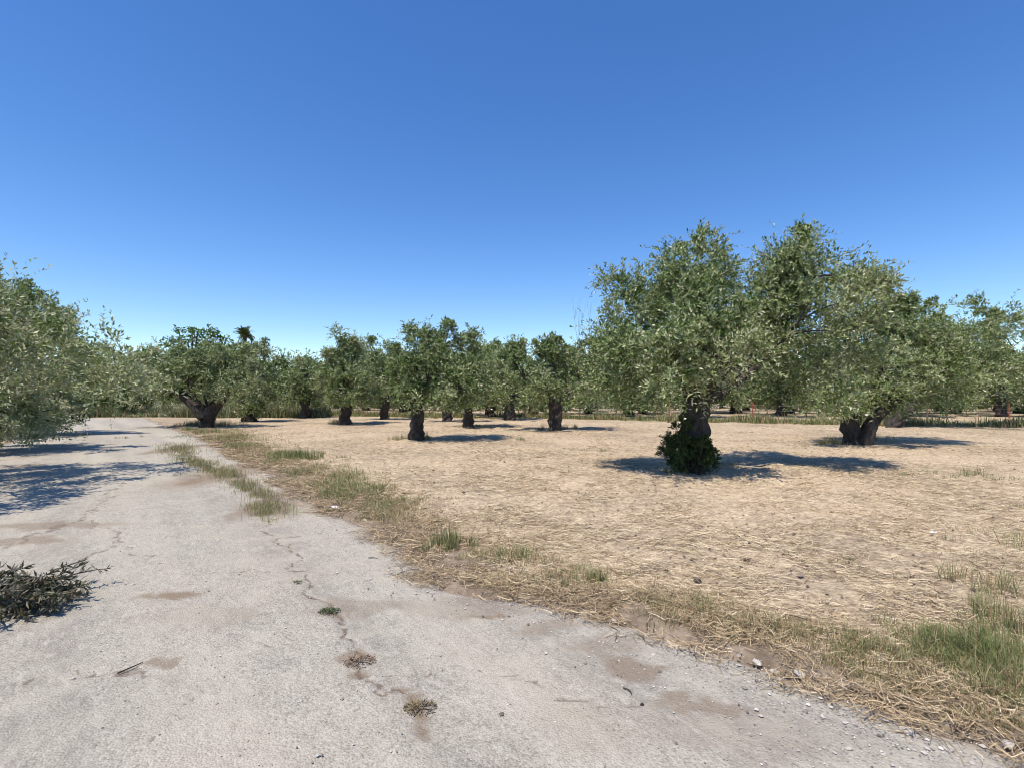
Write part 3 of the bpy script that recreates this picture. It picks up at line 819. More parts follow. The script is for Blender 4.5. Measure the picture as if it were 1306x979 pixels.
def palm():
    rng = np.random.default_rng(4)
    d = 66.0
    bx = (312 - CX) / F * d
    hz = CAM_H + (HY - 428) / F * d
    root = bpy.data.objects.new('fan_palm', None); COL.objects.link(root); root.location = (bx, d, -0.03)
    tag(root, 'palm head showing above the narrow dark olive', 'palm tree')
    v, f = tube(bez(np.array([0, 0, -0.1]), np.array([0.15, 0, hz * 0.5]), np.array([0, 0, hz]), 24), np.linspace(0.34, 0.24, 24) , 12, 0.08, 3, 2)
    obj('trunk', make_mesh('trunk', v, f, M_BARK, smooth=True), root)
    # one arching frond with leaflets, shared by all
    vv, ff, off = [], [], 0
    n = 18
    t = np.linspace(0, 1, n)
    L = 1.45
    mid = np.stack([t * L * 0.9, 0 * t, 0.35 * np.sin(t * 2.2) - 0.55 * t ** 2.4], 1)
    for i in range(2, n):
        for s in (-1, 1):
            ln = 0.42 * math.sin(math.pi * min(1, 0.2 + t[i] * 0.8)) + 0.10
            a = mid[i]; tipp = a + np.array([0.26, s * ln, -0.16 - 0.12 * t[i]])
            w = np.array([0.05, 0, 0])
            vv += [a - w * 0.4, a + w * 0.8, (a + tipp) / 2 + w + np.array([0, 0, 0.03]), tipp]
            ff.append([off, off + 1, off + 2, off + 3]); off += 4
    v2, f2 = tube(mid, np.linspace(0.035, 0.008, n), 4, 0, 1, 0, cap=False)
    V, FF = join([(np.array(vv), np.array(ff)), (v2, f2)])
    g = rng.random((len(FF), 1))
    me = make_mesh('frond', V, FF, M_PALM, np.array([0.06, 0.085, 0.03]) * (1 - g) + np.array([0.13, 0.15, 0.06]) * g)
    for k in range(34):
        o = obj('frond', me, root, (0, 0, hz - 0.05))
        el = rng.uniform(-0.75, 1.35)
        o.rotation_euler = (rng.uniform(-0.2, 0.2), -el, k * 2.399)
        sc = rng.uniform(0.72, 0.98); o.scale = (sc, sc, sc)
palm()

# ------------------------------------------------------------------ dark bush round the nearest trunk
def bush(label, cx, cy, blobs, n, leaf, seed, pal, mat, name='leafy_shrub', clump=0.17):
    rng = np.random.default_rng(seed)
    root = bpy.data.objects.new(name, None); COL.objects.link(root); root.location = (cx, cy, 0.0)
    tag(root, label, 'shrub')
    v, f, col, cen, csz = crown_leaves(blobs, rng, n, leaf, clump, 0.25, 0.0, shoots_per=10, per_shoot=9, upshoot=0.7, pal=pal, inner=0.15)
    obj('foliage', make_mesh('foliage', v, f, mat, col), root)
    parts = []
    for c in cen[rng.choice(len(cen), min(70, len(cen)), replace=False)]:
        s0 = np.array([c[0] * 0.45, c[1] * 0.45, 0.0])
        parts.append(tube(bez(s0, (s0 + c) / 2 + rng.normal(size=3) * 0.05, c, 5), np.linspace(0.013, 0.005, 5), 4, 0, 1, 0, cap=False))
    v, f = join(parts)
    obj('stems', make_mesh('stems', v, f, M_BARK), root)
    return root
PAL_D = np.array([(0.022, 0.040, 0.012), (0.035, 0.060, 0.018), (0.055, 0.085, 0.026), (0.075, 0.105, 0.035)])
tx, ty = G(884, 600)
bush('dark green leafy bush hugging the foot of the biggest olive tree', tx - 0.08, ty - 0.1,
     [(-0.22, -0.30, 0.35, 0.30, 0.28, 0.40, 0), (0.16, -0.32, 0.28, 0.28, 0.26, 0.32, 0), (-0.38, -0.05, 0.38, 0.22, 0.30, 0.42, 0), (-0.16, -0.25, 0.78, 0.20, 0.20, 0.32, 0), (0.30, -0.10, 0.30, 0.24, 0.28, 0.34, 0), (0.05, -0.42, 0.55, 0.24, 0.16, 0.34, 0), (-0.25, 0.25, 0.4, 0.3, 0.25, 0.4, 0), (-0.30, -0.15, 1.0, 0.09, 0.12, 0.18, 0)],
     11000, 0.062, 41, PAL_D, M_GREEN)

PAL_S = np.array([(0.04, 0.085, 0.016), (0.075, 0.135, 0.026), (0.12, 0.19, 0.045), (0.18, 0.24, 0.08)])
for k, (px, dd, hh, lab) in enumerate([(96, 36.2, 1.9, 'green shrub beside the left olives at the end of the road'), (128, 35.8, 1.6, 'middle green shrub closing the end of the road'), (158, 36.6, 1.9, 'green shrub at the end of the road nearest the V-trunk olive')]):
    bush(lab, (px - CX) / F * dd, dd, [(-0.5, 0, hh * 0.4, 0.9, 0.7, hh * 0.42, 0), (0.5, 0.1, hh * 0.5, 0.8, 0.7, hh * 0.45, 0.1), (0.0, -0.2, hh * 0.75, 0.6, 0.6, hh * 0.3, 0)], 4200, 0.14, 500 + k, PAL_S, M_GREEN, clump=0.34)

# ------------------------------------------------------------------ heap of cut olive branches at the road's left
def branch_heap():
    rng = np.random.default_rng(21)
    cx, cy = G(-8, 780)
    root = bpy.data.objects.new('branch_heap', None); COL.objects.link(root); root.location = (cx, cy, 0.0)
    tag(root, 'heap of cut olive branches with dull withering leaves on the road at left', 'branch heap')
    pal = np.array([(0.045, 0.05, 0.026), (0.08, 0.08, 0.045), (0.125, 0.10, 0.062), (0.17, 0.115, 0.07), (0.23, 0.15, 0.09)])
    V, FF, CC, off = [], [], [], 0
    tws = []
    for k in range(105):
        right = k < 14
        s0 = np.array([rng.uniform(-0.45, 0.28), rng.uniform(-0.22, 0.22), rng.uniform(0.02, 0.17)])
        a = rng.uniform(0, 6.28)
        ln = rng.uniform(0.22, 0.42)
        dr = np.array([math.cos(a), math.sin(a) * 0.7, rng.uniform(-0.3, 0.3)])
        if right:
            s0 = np.array([rng.uniform(0.1, 0.35), rng.uniform(-0.08, 0.14), rng.uniform(0.03, 0.12)]); dr = np.array([1.0, rng.uniform(-0.35, 0.35), rng.uniform(-0.1, 0.25)]); ln = rng.uniform(0.15, 0.30)
        e = s0 + dr / np.linalg.norm(dr) * ln; e[2] = max(e[2], 0.015)
        m = (s0 + e) / 2 + np.array([0, 0, 0.05])
        pt = bez(s0, m, e, 6)
        tws.append((tube(pt, np.linspace(0.007, 0.003, 6), 5, 0, 1, 0, cap=False)))
        n = 44
        t = rng.random(n)
        pos = (1 - t[:, None]) ** 2 * s0 + 2 * (t * (1 - t))[:, None] * m + (t ** 2)[:, None] * e
        dv = norm(e - s0)[None] * 0.6 + rng.normal(size=(n, 3)) * 0.6
        L = rng.uniform(0.04, 0.075, n)
        pos[:, 2] = np.maximum(pos[:, 2], 0.012); dv[:, 2] = np.where(pos[:, 2] < 0.05, np.abs(dv[:, 2]), dv[:, 2])
        v, f = leaf_quads(pos, dv, L, L * 0.26, rng)
        V.append(v); FF.append(f + off); off += len(v)
        q = np.clip(rng.normal(0.42, 0.26, n), 0, 0.99) * 4; i = q.astype(int)
        CC.append(pal[i] * rng.uniform(0.7, 1.25, (n, 1)))
    heap_mat = leaf_mat('withered_olive_leaves', under=(0.26, 0.25, 0.19), under_mix=0.55, trans=0.12)
    obj('leaves', make_mesh('leaves', np.vstack(V), np.vstack(FF), heap_mat, np.vstack(CC)), root)
    v, f = join(tws)
    obj('twigs', make_mesh('twigs', v, f, M_BARK), root)
    for k in range(5):
        a = rng.uniform(-0.5, 0.5)
        s0 = np.array([rng.uniform(-0.5, -0.2), rng.uniform(-0.2, 0.2), rng.uniform(0.03, 0.1)])
        e = s0 + np.array([math.cos(a), math.sin(a), rng.uniform(-0.05, 0.2)]) * 0.6; e[2] = max(0.02, e[2])
        v, f = tube(bez(s0, (s0 + e) / 2 + np.array([0, 0, 0.05]), e, 9), np.linspace(0.014, 0.006, 9), 7, 0.1, 3, k)
        obj('cut_branch', make_mesh('cut_branch', v, f, M_BARK, smooth=True), root)
branch_heap()

# ------------------------------------------------------------------ grass and straw (uncountable)
def blades(x, y, z, h, w, rng, lean=0.35, cols=None):
    """upright bent grass blades: two quads each, second tapering"""
    n = len(x)
    a = rng.uniform(0, 2 * np.pi, n); b = a + rng.normal(size=n) * 0.6 + np.pi / 2
    wd = np.stack([np.cos(a), np.sin(a), np.zeros(n)], 1) * (w * 0.5)[:, None]
    ld = np.stack([np.cos(b), np.sin(b), np.zeros(n)], 1)
    ln = np.abs(rng.normal(size=n)) * lean
    base = np.stack([x, y, z], 1)
    up = np.array([0, 0, 1.0])
    p1 = base + up * (h * 0.55)[:, None] + ld * (h * ln * 0.35)[:, None]
    p2 = base + up * (h * (1 - 0.25 * np.minimum(ln, 1.5)))[:, None] + ld * (h * ln)[:, None]
    v = np.stack([base - wd, base + wd, p1 + wd * 0.8, p1 - wd * 0.8, p2 + wd * 0.12, p2 - wd * 0.12], 1).reshape(-1, 3)
    i = np.arange(n)[:, None] * 6
    f = np.concatenate([i + np.array([[0, 1, 2, 3]]), i + np.array([[3, 2, 4, 5]])], 1).reshape(-1, 4)
    return v, f, np.repeat(cols, 2, 0)

def lying(x, y, z, L, w, rng, cols, tilt=0.12, ang=None):
    """dry stalks lying about, two flat pieces each with a kink"""
    n = len(x)
    a = rng.uniform(0, 2 * np.pi, n) if ang is None else ang
    dz = rng.normal(size=n) * tilt
    d = np.stack([np.cos(a), np.sin(a), dz], 1)
    a2 = a + rng.normal(size=n) * 0.5
    d2 = np.stack([np.cos(a2), np.sin(a2), -dz * 0.6 + rng.normal(size=n) * tilt * 0.5], 1)
    wd = np.stack([-np.sin(a), np.cos(a), rng.normal(size=n) * 0.6], 1) * (w * 0.5)[:, None]
    c = np.stack([x, y, z], 1)
    p0 = c - d * (L * 0.5)[:, None]; p2 = c + d2 * (L * 0.5)[:, None]
    lowest = z - 0.006
    p0[:, 2] = np.maximum(p0[:, 2], lowest); p2[:, 2] = np.maximum(p2[:, 2], lowest)
    v = np.stack([p0 - wd, p0 + wd, c + wd, c - wd, p2 + wd * 0.7, p2 - wd * 0.7], 1).reshape(-1, 3)
    i = np.arange(n)[:, None] * 6
    f = np.concatenate([i + np.array([[0, 1, 2, 3]]), i + np.array([[3, 2, 4, 5]])], 1).reshape(-1, 4)
    return v, f, np.repeat(cols, 2, 0)

def pick_cols(pal, n, rng, w=None, jit=0.25):
    pal = np.array(pal)
    k = rng.choice(len(pal), n, p=w)
    return pal[k] * (1 - jit + 2 * jit * rng.random((n, 1)))

rng = np.random.default_rng(55)
# straw over the field, thinning with distance
n = 340000
d = 2.3 + (27 - 2.3) * rng.random(n) ** 1.45
xx = (rng.uniform(-0.1, 1.12, n)) * d * 1.06 - 0.0
m2 = rng.random(n) < 0.42
xx = np.where(m2, rng.uniform(-0.9, 0.2, n) * d, xx)
sd = side(xx, d)
dens = fbm(xx * 1.7, d * 1.7, 141, 4)
keep = (sd > 0.25 + 0.5 * rng.random(n)) & (rng.random(n) < np.clip((dens - 0.40) * 7, 0.04, 1) * np.clip((fbm(xx * 0.55, d * 0.8, 143, 3) - 0.26) * 5, 0.25, 1))
xx, d = xx[keep], d[keep]
n = len(xx)
zz = ground_h(xx, d) + 0.006 + 0.03 * rng.random(n) ** 2
L = rng.uniform(0.05, 0.20, n) * np.clip(1.05 - 0.03 * d, 0.5, 1); w = rng.uniform(0.0017, 0.0036, n) * (0.75 + 0.09 * d)
STRAW = [(0.575, 0.465, 0.30), (0.68, 0.575, 0.40), (0.475, 0.365, 0.22), (0.19, 0.135, 0.088), (0.56, 0.47, 0.34)]
cols = pick_cols(STRAW, n, rng, [0.27, 0.25, 0.18, 0.19, 0.11], 0.18)
ang = rng.uniform(0, np.pi, n); swath = rng.random(n) < 0.25
ang = np.where(swath, rng.normal(size=n) * 0.5 + 0.12 + (fbm(xx * 0.4, d * 0.4, 151, 2) - 0.5) * 2.0, ang)
v, f, c = lying(xx, d, zz, L, w, rng, cols, ang=ang, tilt=0.22)
tag(obj('straw', make_mesh('straw', v, f, M_STRAW, c)), 'pale mown straw scattered over the olive field', 'straw', kind='stuff')

# brown dry litter on the verge along the road
n = 66000
d = 2.0 + 17 * rng.random(n) ** 1.7
off = rng.normal(size=n) * 0.33 + 0.42
off = np.where(off < -0.25, -0.25 + 0.4 * rng.random(n), off)
xx = road_r(d) + off / 0.77
keep = rng.random(n) < np.clip((fbm(xx * 2.0, d * 2.0, 161, 3) - 0.30) * 4, 0.05, 1)
xx, d = xx[keep], d[keep]; n = len(xx)
zz = np.maximum(ground_h(xx, d), 0.004) + 0.004 + 0.04 * rng.random(n) ** 1.5
L = rng.uniform(0.04, 0.16, n) * (0.9 + 0.03 * d); w = rng.uniform(0.002, 0.004, n) * (0.8 + 0.10 * d)
cols = pick_cols([(0.37, 0.28, 0.165), (0.27, 0.20, 0.12), (0.49, 0.38, 0.235), (0.16, 0.12, 0.075), (0.60, 0.49, 0.33)], n, rng, [0.3, 0.25, 0.22, 0.13, 0.10], 0.2)
v, f, c = lying(xx, d, zz, L, w, rng, cols, tilt=0.3)
tag(obj('dry_litter', make_mesh('dry_litter', v, f, M_STRAW, c)), 'brown dead grass litter along the road verge', 'dry litter', kind='stuff')

GREENS = [(0.15, 0.20, 0.06), (0.21, 0.25, 0.085), (0.28, 0.29, 0.13), (0.11, 0.155, 0.045)]
DRYG = [(0.42, 0.33, 0.18), (0.32, 0.26, 0.13), (0.54, 0.45, 0.28), (0.34, 0.235, 0.135)]
def patch_pts(px, py, rx, ry, n, rng):
    cx, cy = G(px, py)
    m = max(4, n // 28)                      # small bunches, thinning outwards
    bx = rng.normal(size=m) * 0.62; by = rng.normal(size=m) * 0.62
    k = rng.integers(0, m, n)
    qx = bx[k] + rng.normal(size=n) * 0.13; qy = by[k] + rng.normal(size=n) * 0.13
    hb = rng.uniform(0.55, 1.25, m)[k]
    return cx + rx * qx, cy + ry * qy, hb * np.clip(1 - 0.35 * np.hypot(qx, qy), 0.3, 1)

def grass_patch(lst, rng):
    """lst of (px,py,rx,ry,n,height,green fraction)"""
    X, Y, H, W, C = [], [], [], [], []
    for px, py, rx, ry, n, h, gf in lst:
        n = int(n * 1.7); h = h * (0.88 if py < 720 and px < 720 else 1.1)
        x, y, s = patch_pts(px, py, rx, ry, n, rng)
        X.append(x); Y.append(y)
        H.append(h * s * rng.uniform(0.5, 1.25, n)); W.append(rng.uniform(0.0025, 0.005, n) * (0.75 + 0.08 * y))
        g = rng.random((n, 1)) < gf
        C.append(np.where(g, pick_cols(GREENS, n, rng), pick_cols(DRYG, n, rng)))
    X, Y, H, W, C = map(np.concatenate, (X, Y, H, W, C))
    Z = np.where(on_road(X, Y), 0.0, ground_h(X, Y)) - 0.005
    return blades(X, Y, Z, H, W, rng, 0.75, C)

# verge grass along the road and the weedy strip growing through it
verge_list = [
    (1255, 845, 0.34, 0.28, 2100, 0.16, 0.75), (1200, 830, 0.25, 0.25, 1000, 0.13, 0.7), (1290, 880, 0.25, 0.25, 1000, 0.13, 0.5), (1300, 815, 0.28, 0.25, 500, 0.22, 0.6),
    (1130, 845, 0.30, 0.22, 900, 0.09, 0.5), (1060, 820, 0.30, 0.22, 800, 0.08, 0.4), (980, 805, 0.30, 0.2, 800, 0.08, 0.45), (900, 785, 0.3, 0.25, 700, 0.09, 0.4),
    (1180, 880, 0.3, 0.2, 700, 0.07, 0.3), (1250, 915, 0.25, 0.15, 500, 0.07, 0.2), (840, 775, 0.25, 0.22, 450, 0.08, 0.35), (750, 745, 0.35, 0.25, 600, 0.10, 0.4),
    (660, 715, 0.35, 0.3, 650, 0.15, 0.40), (690, 735, 0.35, 0.25, 350, 0.08, 0.3), (620, 705, 0.25, 0.3, 350, 0.12, 0.35),
    (500, 648, 0.35, 0.5, 700, 0.16, 0.5), (470, 630, 0.4, 0.7, 900, 0.17, 0.55), (430, 612, 0.5, 0.9, 1000, 0.17, 0.5), (395, 600, 0.6, 1.0, 900, 0.15, 0.35),
    (480, 660, 0.35, 0.3, 350, 0.08, 0.2), (420, 630, 0.5, 0.6, 500, 0.10, 0.25), (360, 590, 0.6, 1.3, 700, 0.15, 0.35), (370, 582, 0.6, 0.5, 500, 0.26, 0.85), (330, 580, 0.9, 1.2, 700, 0.14, 0.3),
    (295, 560, 1.0, 1.5, 700, 0.22, 0.75), (270, 553, 0.9, 1.5, 500, 0.2, 0.6), (320, 570, 0.8, 1.2, 500, 0.15, 0.4)]
strip_list = [(236, 606, 0.3, 0.25, 60, 0.08, 0.8), (372, 695, 0.04, 0.05, 24, 0.03, 0.6), (380, 742, 0.05, 0.03, 30, 0.025, 0.7), (105, 555, 0.4, 0.5, 60, 0.2, 0.8), (160, 558, 0.5, 0.4, 40, 0.18, 0.6), (118, 648, 0.05, 0.05, 20, 0.05, 0.8)
    ]
rng = np.random.default_rng(66)
v, f, c = grass_patch(verge_list, rng)
n = 30000
yy = 2.3 + 21 * rng.random(n) ** 1.25
oo = 0.16 + np.abs(rng.normal(size=n)) * (0.30 + 0.022 * yy)
xx = road_r(yy) + oo / 0.77
dn = fbm(xx * 1.3, yy * 0.8, 201, 4)
zone = np.interp(yy, [2.2, 3.0, 3.8, 4.6, 5.6, 9, 16, 23], [0.9, 0.6, 0.30, 0.35, 0.9, 1.0, 0.8, 0.7])
keep = rng.random(n) < np.clip((dn - 0.36) * 5, 0.03, 1) * zone
xx, yy, dn = xx[keep], yy[keep], dn[keep]; n = len(xx)
hh = rng.uniform(0.03, 0.17, n) * np.clip((dn - 0.2) * 2.4, 0.4, 1.3) * np.interp(yy, [2, 5, 7], [0.75, 0.8, 1.15])
gfr = np.clip((fbm(xx * 0.8, yy * 0.5, 211, 3) - 0.32) * 2.6, 0.05, 0.85)[:, None]
cc = np.where(rng.random((n, 1)) < gfr, pick_cols(GREENS, n, rng), pick_cols(DRYG, n, rng))
v2, f2, c2 = blades(xx, yy, ground_h(xx, yy) - 0.004, hh, rng.uniform(0.0022, 0.0045, n) * (0.8 + 0.08 * yy), rng, 0.8, cc)
f = np.vstack([f, f2 + len(v)]); v = np.vstack([v, v2]); c = np.vstack([c, c2])
tag(obj('verge_grass', make_mesh('verge_grass', v, f, M_GRASS, c)), 'half dry half green grass along the right edge of the road', 'grass', kind='stuff')
v, f, c = grass_patch(strip_list, rng)
sp = np.array([G(*p) for p in [(350, 664), (337, 642), (318, 624), (298, 607), (266, 598), (246, 588), (230, 575), (221, 566)]])
n = 9000
tt = rng.random(n) * (len(sp) - 1); k = tt.astype(int); fr = (tt - k)[:, None]
pp = sp[k] * (1 - fr) + sp[k + 1] * fr
lat = 0.035 + 0.012 * pp[:, 1]
xx = pp[:, 0] + rng.normal(size=n) * lat; yy = pp[:, 1] + rng.normal(size=n) * lat * 1.2
keep = rng.random(n) < np.clip((fbm(xx * 2.5, yy * 1.6, 221, 3) - 0.33) * 5, 0.05, 1)
xx, yy = xx[keep], yy[keep]; n = len(xx)
hh = rng.uniform(0.03, 0.15, n)
cc = np.where(rng.random((n, 1)) < 0.5, pick_cols(GREENS, n, rng), pick_cols(DRYG, n, rng))
v2, f2, c2 = blades(xx, yy, np.zeros(n) - 0.004, hh, rng.uniform(0.0022, 0.0045, n) * (0.8 + 0.08 * yy), rng, 0.8, cc)
f = np.vstack([f, f2 + len(v)]); v = np.vstack([v, v2]); c = np.vstack([c, c2])
tag(obj('road_weeds', make_mesh('road_weeds', v, f, M_GRASS, c)), 'weeds and grass growing through the cracked road surface', 'weeds', kind='stuff')
# sparse tufts in the field, round trunk feet and by the right corner
lst = [(752, 575, 0.5, 0.3, 60, 0.14, 0.8), (660, 562, 0.4, 0.3, 50, 0.16, 0.8), (1245, 608, 0.6, 0.3, 160, 0.22, 0.75), (1135, 603, 0.9, 0.3, 110, 0.09, 0.7), (585, 618, 0.5, 0.3, 60, 0.07, 0.6), (575, 640, 0.3, 0.2, 40, 0.07, 0.6),
       (1220, 745, 0.5, 0.4, 70, 0.2, 0.5), (1280, 700, 0.6, 0.5, 60, 0.2, 0.5), (1200, 700, 0.4, 0.3, 40, 0.14, 0.5), (1270, 760, 0.4, 0.35, 90, 0.28, 0.6), (1070, 720, 0.2, 0.2, 30, 0.06, 0.8), (1020, 715, 0.2, 0.2, 30, 0.06, 0.8),
       (1290, 650, 0.6, 0.5, 60, 0.14, 0.6),
       (516, 561, 0.35, 0.4, 160, 0.35, 0.5), (546, 560, 0.3, 0.3, 120, 0.35, 0.5), (430, 540, 0.5, 0.5, 180, 0.4, 0.6), (695, 548, 0.3, 0.3, 120, 0.4, 0.4), (720, 548, 0.4, 0.3, 120, 0.4, 0.5), (250, 543, 0.9, 0.7, 500, 0.45, 0.6), (285, 543, 0.7, 0.7, 350, 0.5, 0.5),
       (1110, 562, 0.5, 0.4, 350, 0.45, 0.45), (1060, 566, 0.5, 0.4, 300, 0.3, 0.4), (910, 597, 0.4, 0.3, 170, 0.16, 0.5), (850, 602, 0.3, 0.3, 120, 0.12, 0.5), (597, 544, 0.7, 0.4, 200, 0.35, 0.5), (1165, 543, 0.9, 0.6, 400, 0.6, 0.7)]
v, f, c = grass_patch(lst, rng)
tag(obj('field_tufts', make_mesh('field_tufts', v, f, M_GRASS, c)), 'sparse green tufts in the straw field and round the trunk feet', 'grass', kind='stuff')
# the green band at the field's far edge
n = 30000
xx = rng.uniform(-14, 42, n); yy = band_y(xx) + np.abs(rng.normal(size=n)) * 2.0
cl = fbm(xx * 0.8, yy * 0.5, 171, 3)
keep = rng.random(n) < np.clip((cl - 0.33) * 4.5, 0.06, 1)
xx, yy, cl = xx[keep], yy[keep], cl[keep]; n = len(xx)
hh = rng.uniform(0.10, 0.5, n) * np.clip((cl - 0.25) * 2.6, 0.2, 1.4)
g = rng.random((n, 1)) < 0.62
cols = np.where(g, pick_cols(GREENS, n, rng), pick_cols(DRYG, n, rng))
v, f, c = blades(xx, yy, ground_h(xx, yy), hh, rng.uniform(0.025, 0.05, n), rng, 0.4, cols)
tag(obj('boundary_grass', make_mesh('boundary_grass', v, f, M_GRASS, c)), 'tall green and yellow grass band along the far fence', 'grass', kind='stuff')
# tall weeds beyond the road end, and low growth under the trees left of the road
n = 17000
xx = rng.uniform(-38, -13, n); yy = 35.0 + np.abs(rng.normal(size=n)) * 2.2 + np.where(xx > -22, (xx + 22) * -0.1, 0)
hh = rng.uniform(0.3, 1.2, n) * np.clip((fbm(xx * 0.45, yy * 0.45, 181, 3) - 0.2) * 2.6, 0.25, 1.5)
g = rng.random((n, 1)) < 0.72
cols = np.where(g, pick_cols([(0.17, 0.22, 0.10), (0.23, 0.27, 0.15), (0.13, 0.18, 0.07)], n, rng), pick_cols(DRYG, n, rng))
v, f, c = blades(xx, yy, ground_h(xx, yy), hh, rng.uniform(0.035, 0.065, n), rng, 0.55, cols)
tag(obj('tall_weeds', make_mesh('tall_weeds', v, f, M_GRASS, c)), 'tall grey-green weeds beyond the end of the road', 'weeds', kind='stuff')
n = 8000
yy = 9 + 23 * rng.random(n); xx = road_l(yy) - np.abs(rng.normal(size=n)) * 1.6 - 0.05
hh = rng.uniform(0.05, 0.32, n)
g = rng.random((n, 1)) < 0.6
cols = np.where(g, pick_cols(GREENS, n, rng), pick_cols(DRYG, n, rng))
v, f, c = blades(xx, yy, ground_h(xx, yy), hh, rng.uniform(0.01, 0.022, n), rng, 0.5, cols)
tag(obj('left_verge_grass', make_mesh('left_verge_grass', v, f, M_GRASS, c)), 'shaded grass under the trees left of the road', 'grass', kind='stuff')

# single plants one can point at
def tuft(name, label, px, py, rx, ry, n, h, gf, cat='grass tuft'):
    rng = np.random.default_rng(int(px * 7 + py))
    cx, cy = G(px, py)
    x, y, s = patch_pts(px, py, rx, ry, n, rng)
    g = rng.random((n, 1)) < gf
    C = np.where(g, pick_cols(GREENS, n, rng), pick_cols(DRYG, n, rng))
    Z = np.where(on_road(x, y), 0.0, ground_h(x, y)) - 0.004
    v, f, c = blades(x, y, Z, h * s * rng.uniform(0.5, 1.2, n), rng.uniform(0.003, 0.006, n) * (0.7 + 0.11 * y), rng, 0.35, C)
    o = bpy.data.objects.new(name, None); COL.objects.link(o); o.location = (cx, cy, 0)
    tag(o, label, cat)
    tag(obj('blades', make_mesh('blades', v - np.array([cx, cy, 0]), f, M_GRASS, c), o), kind='stuff')
tuft('grass_tuft', 'thick upright tuft of green grass on the verge, left of centre', 570, 697, 0.27, 0.16, 520, 0.25, 0.7)
tuft('grass_tuft', 'short greenish grass tuft on the verge at the edge of the straw', 752, 752, 0.14, 0.12, 170, 0.17, 0.6)
tuft('grass_tuft', 'bright green tuft on the verge beyond the weedy road strip', 378, 586, 0.5, 0.3, 520, 0.32, 0.9)

def creeping_weed(label, px, py, R, n, cols, leaf, mat=None):
    rng = np.random.default_rng(int(px + py))
    cx, cy = G(px, py)
    a = rng.uniform(0, 2 * np.pi, n); r = R * rng.random(n) ** 0.7
    pos = np.stack([r * np.cos(a), r * np.sin(a) * 0.7, 0.006 + 0.022 * rng.random(n) * (1 - r / R * 0.7)], 1)
    dv = np.stack([np.cos(a), np.sin(a), rng.uniform(0.0, 0.8, n)], 1) + rng.normal(size=(n, 3)) * 0.3
    dv[:, 2] = np.abs(dv[:, 2])
    L = rng.uniform(0.5, 1.3, n) * leaf
    v, f = leaf_quads(pos, dv, L, L * 0.4, rng, 0.7)
    root = bpy.data.objects.new('creeping_weed', None); COL.objects.link(root); root.location = (cx, cy, 0.004)
    tag(root, label, 'weed')
    obj('leaves', make_mesh('leaves', v, f, mat or M_GREEN, pick_cols(cols, n, rng)), root)
    parts = []
    for k in range(7):
        b = rng.uniform(0, 6.28); e = np.array([math.cos(b) * R, math.sin(b) * R * 0.7, 0.012])
        parts.append(tube(bez(np.array([0, 0, 0.004]), e * 0.5 + np.array([0, 0, 0.015]), e, 5), np.linspace(0.003, 0.0015, 5), 4, 0, 1, 0, cap=False))
    v, f = join(parts)
    obj('stems', make_mesh('stems', v, f, M_TWIG), root)
creeping_weed('small dark green creeping weed alone in the middle of the road', 420, 781, 0.075, 420, [(0.045, 0.075, 0.03), (0.08, 0.11, 0.05), (0.13, 0.15, 0.08)], 0.015)
creeping_weed('tiny weed in the road crack above the lone green weed', 380, 744, 0.035, 80, [(0.06, 0.08, 0.03), (0.14, 0.13, 0.07)], 0.014)
creeping_weed('flat brown dried weed below the lone green weed on the road', 458, 845, 0.09, 330, [(0.20, 0.14, 0.09), (0.28, 0.20, 0.13), (0.13, 0.09, 0.06)], 0.016, M_STRAW)
creeping_weed('ragged olive-brown dead weed nearest the bottom of the road', 536, 905, 0.08, 420, [(0.17, 0.13, 0.06), (0.24, 0.19, 0.10), (0.11, 0.08, 0.05)], 0.014, M_STRAW)

# ------------------------------------------------------------------ stones, clod, litter
def rock_mesh(seed, mat, flat=0.6):
    rng = np.random.default_rng(seed)
    import bmesh
    bm = bmesh.new()
    bmesh.ops.create_icosphere(bm, subdivisions=2, radius=1.0)
    for vtx in bm.verts:
        p = vtx.co
        k = 0.78 + 0.5 * float(vnoise(np.array([p.x * 1.3 + seed + p.z]), np.array([p.y * 1.3 - p.z * 0.7]), seed)[0])
        p *= k
        for a in range(3):
            pl = Vector(rng.normal(size=3)) if False else None
    for q in range(5):
        nrm = Vector(rng.normal(size=3)).normalized(); dd = rng.uniform(0.55, 0.8)
        for vtx in bm.verts:
            t = vtx.co.dot(nrm) - dd
            if t > 0: vtx.co -= nrm * t * 0.85
    for vtx in bm.verts: vtx.co.z *= flat
    me = bpy.data.meshes.new('stone'); bm.to_mesh(me); bm.free()
    me.materials.append(mat)
    return me
rocks = [rock_mesh(k, M_STONE) for k in range(5)]
stone_list = [(1019, 862, 8.5, 'largest pale stone at the edge of the road, against the grass'), (966, 847, 6, 'white stone left of the largest pale stone at the road edge'), (1157, 935, 9, 'broad pale stone low on the road edge at right'),
    (1287, 951, 8, 'flat grey stone in the right corner beside the dry grass'), (1209, 957, 6, None), (1272, 968, 6, None), (1082, 956, 4.5, 'brown lone stone near the bottom right of the road'),
    (783, 793, 4.5, 'small cream stone at the verge left of the other stones'), (927, 865, 3.5, None), (987, 858, 4.5, None), (970, 868, 3, None), (993, 867, 4, None), (1053, 887, 4, None), (955, 871, 3, None), (833, 836, 2.8, None),
    (1100, 905, 3, None), (1130, 920, 3.2, None), (1190, 938, 3.5, None), (905, 845, 3, None), (885, 835, 2.6, None), (1015, 880, 2.6, None), (1240, 975, 4, None)]
rs = np.random.default_rng(8)
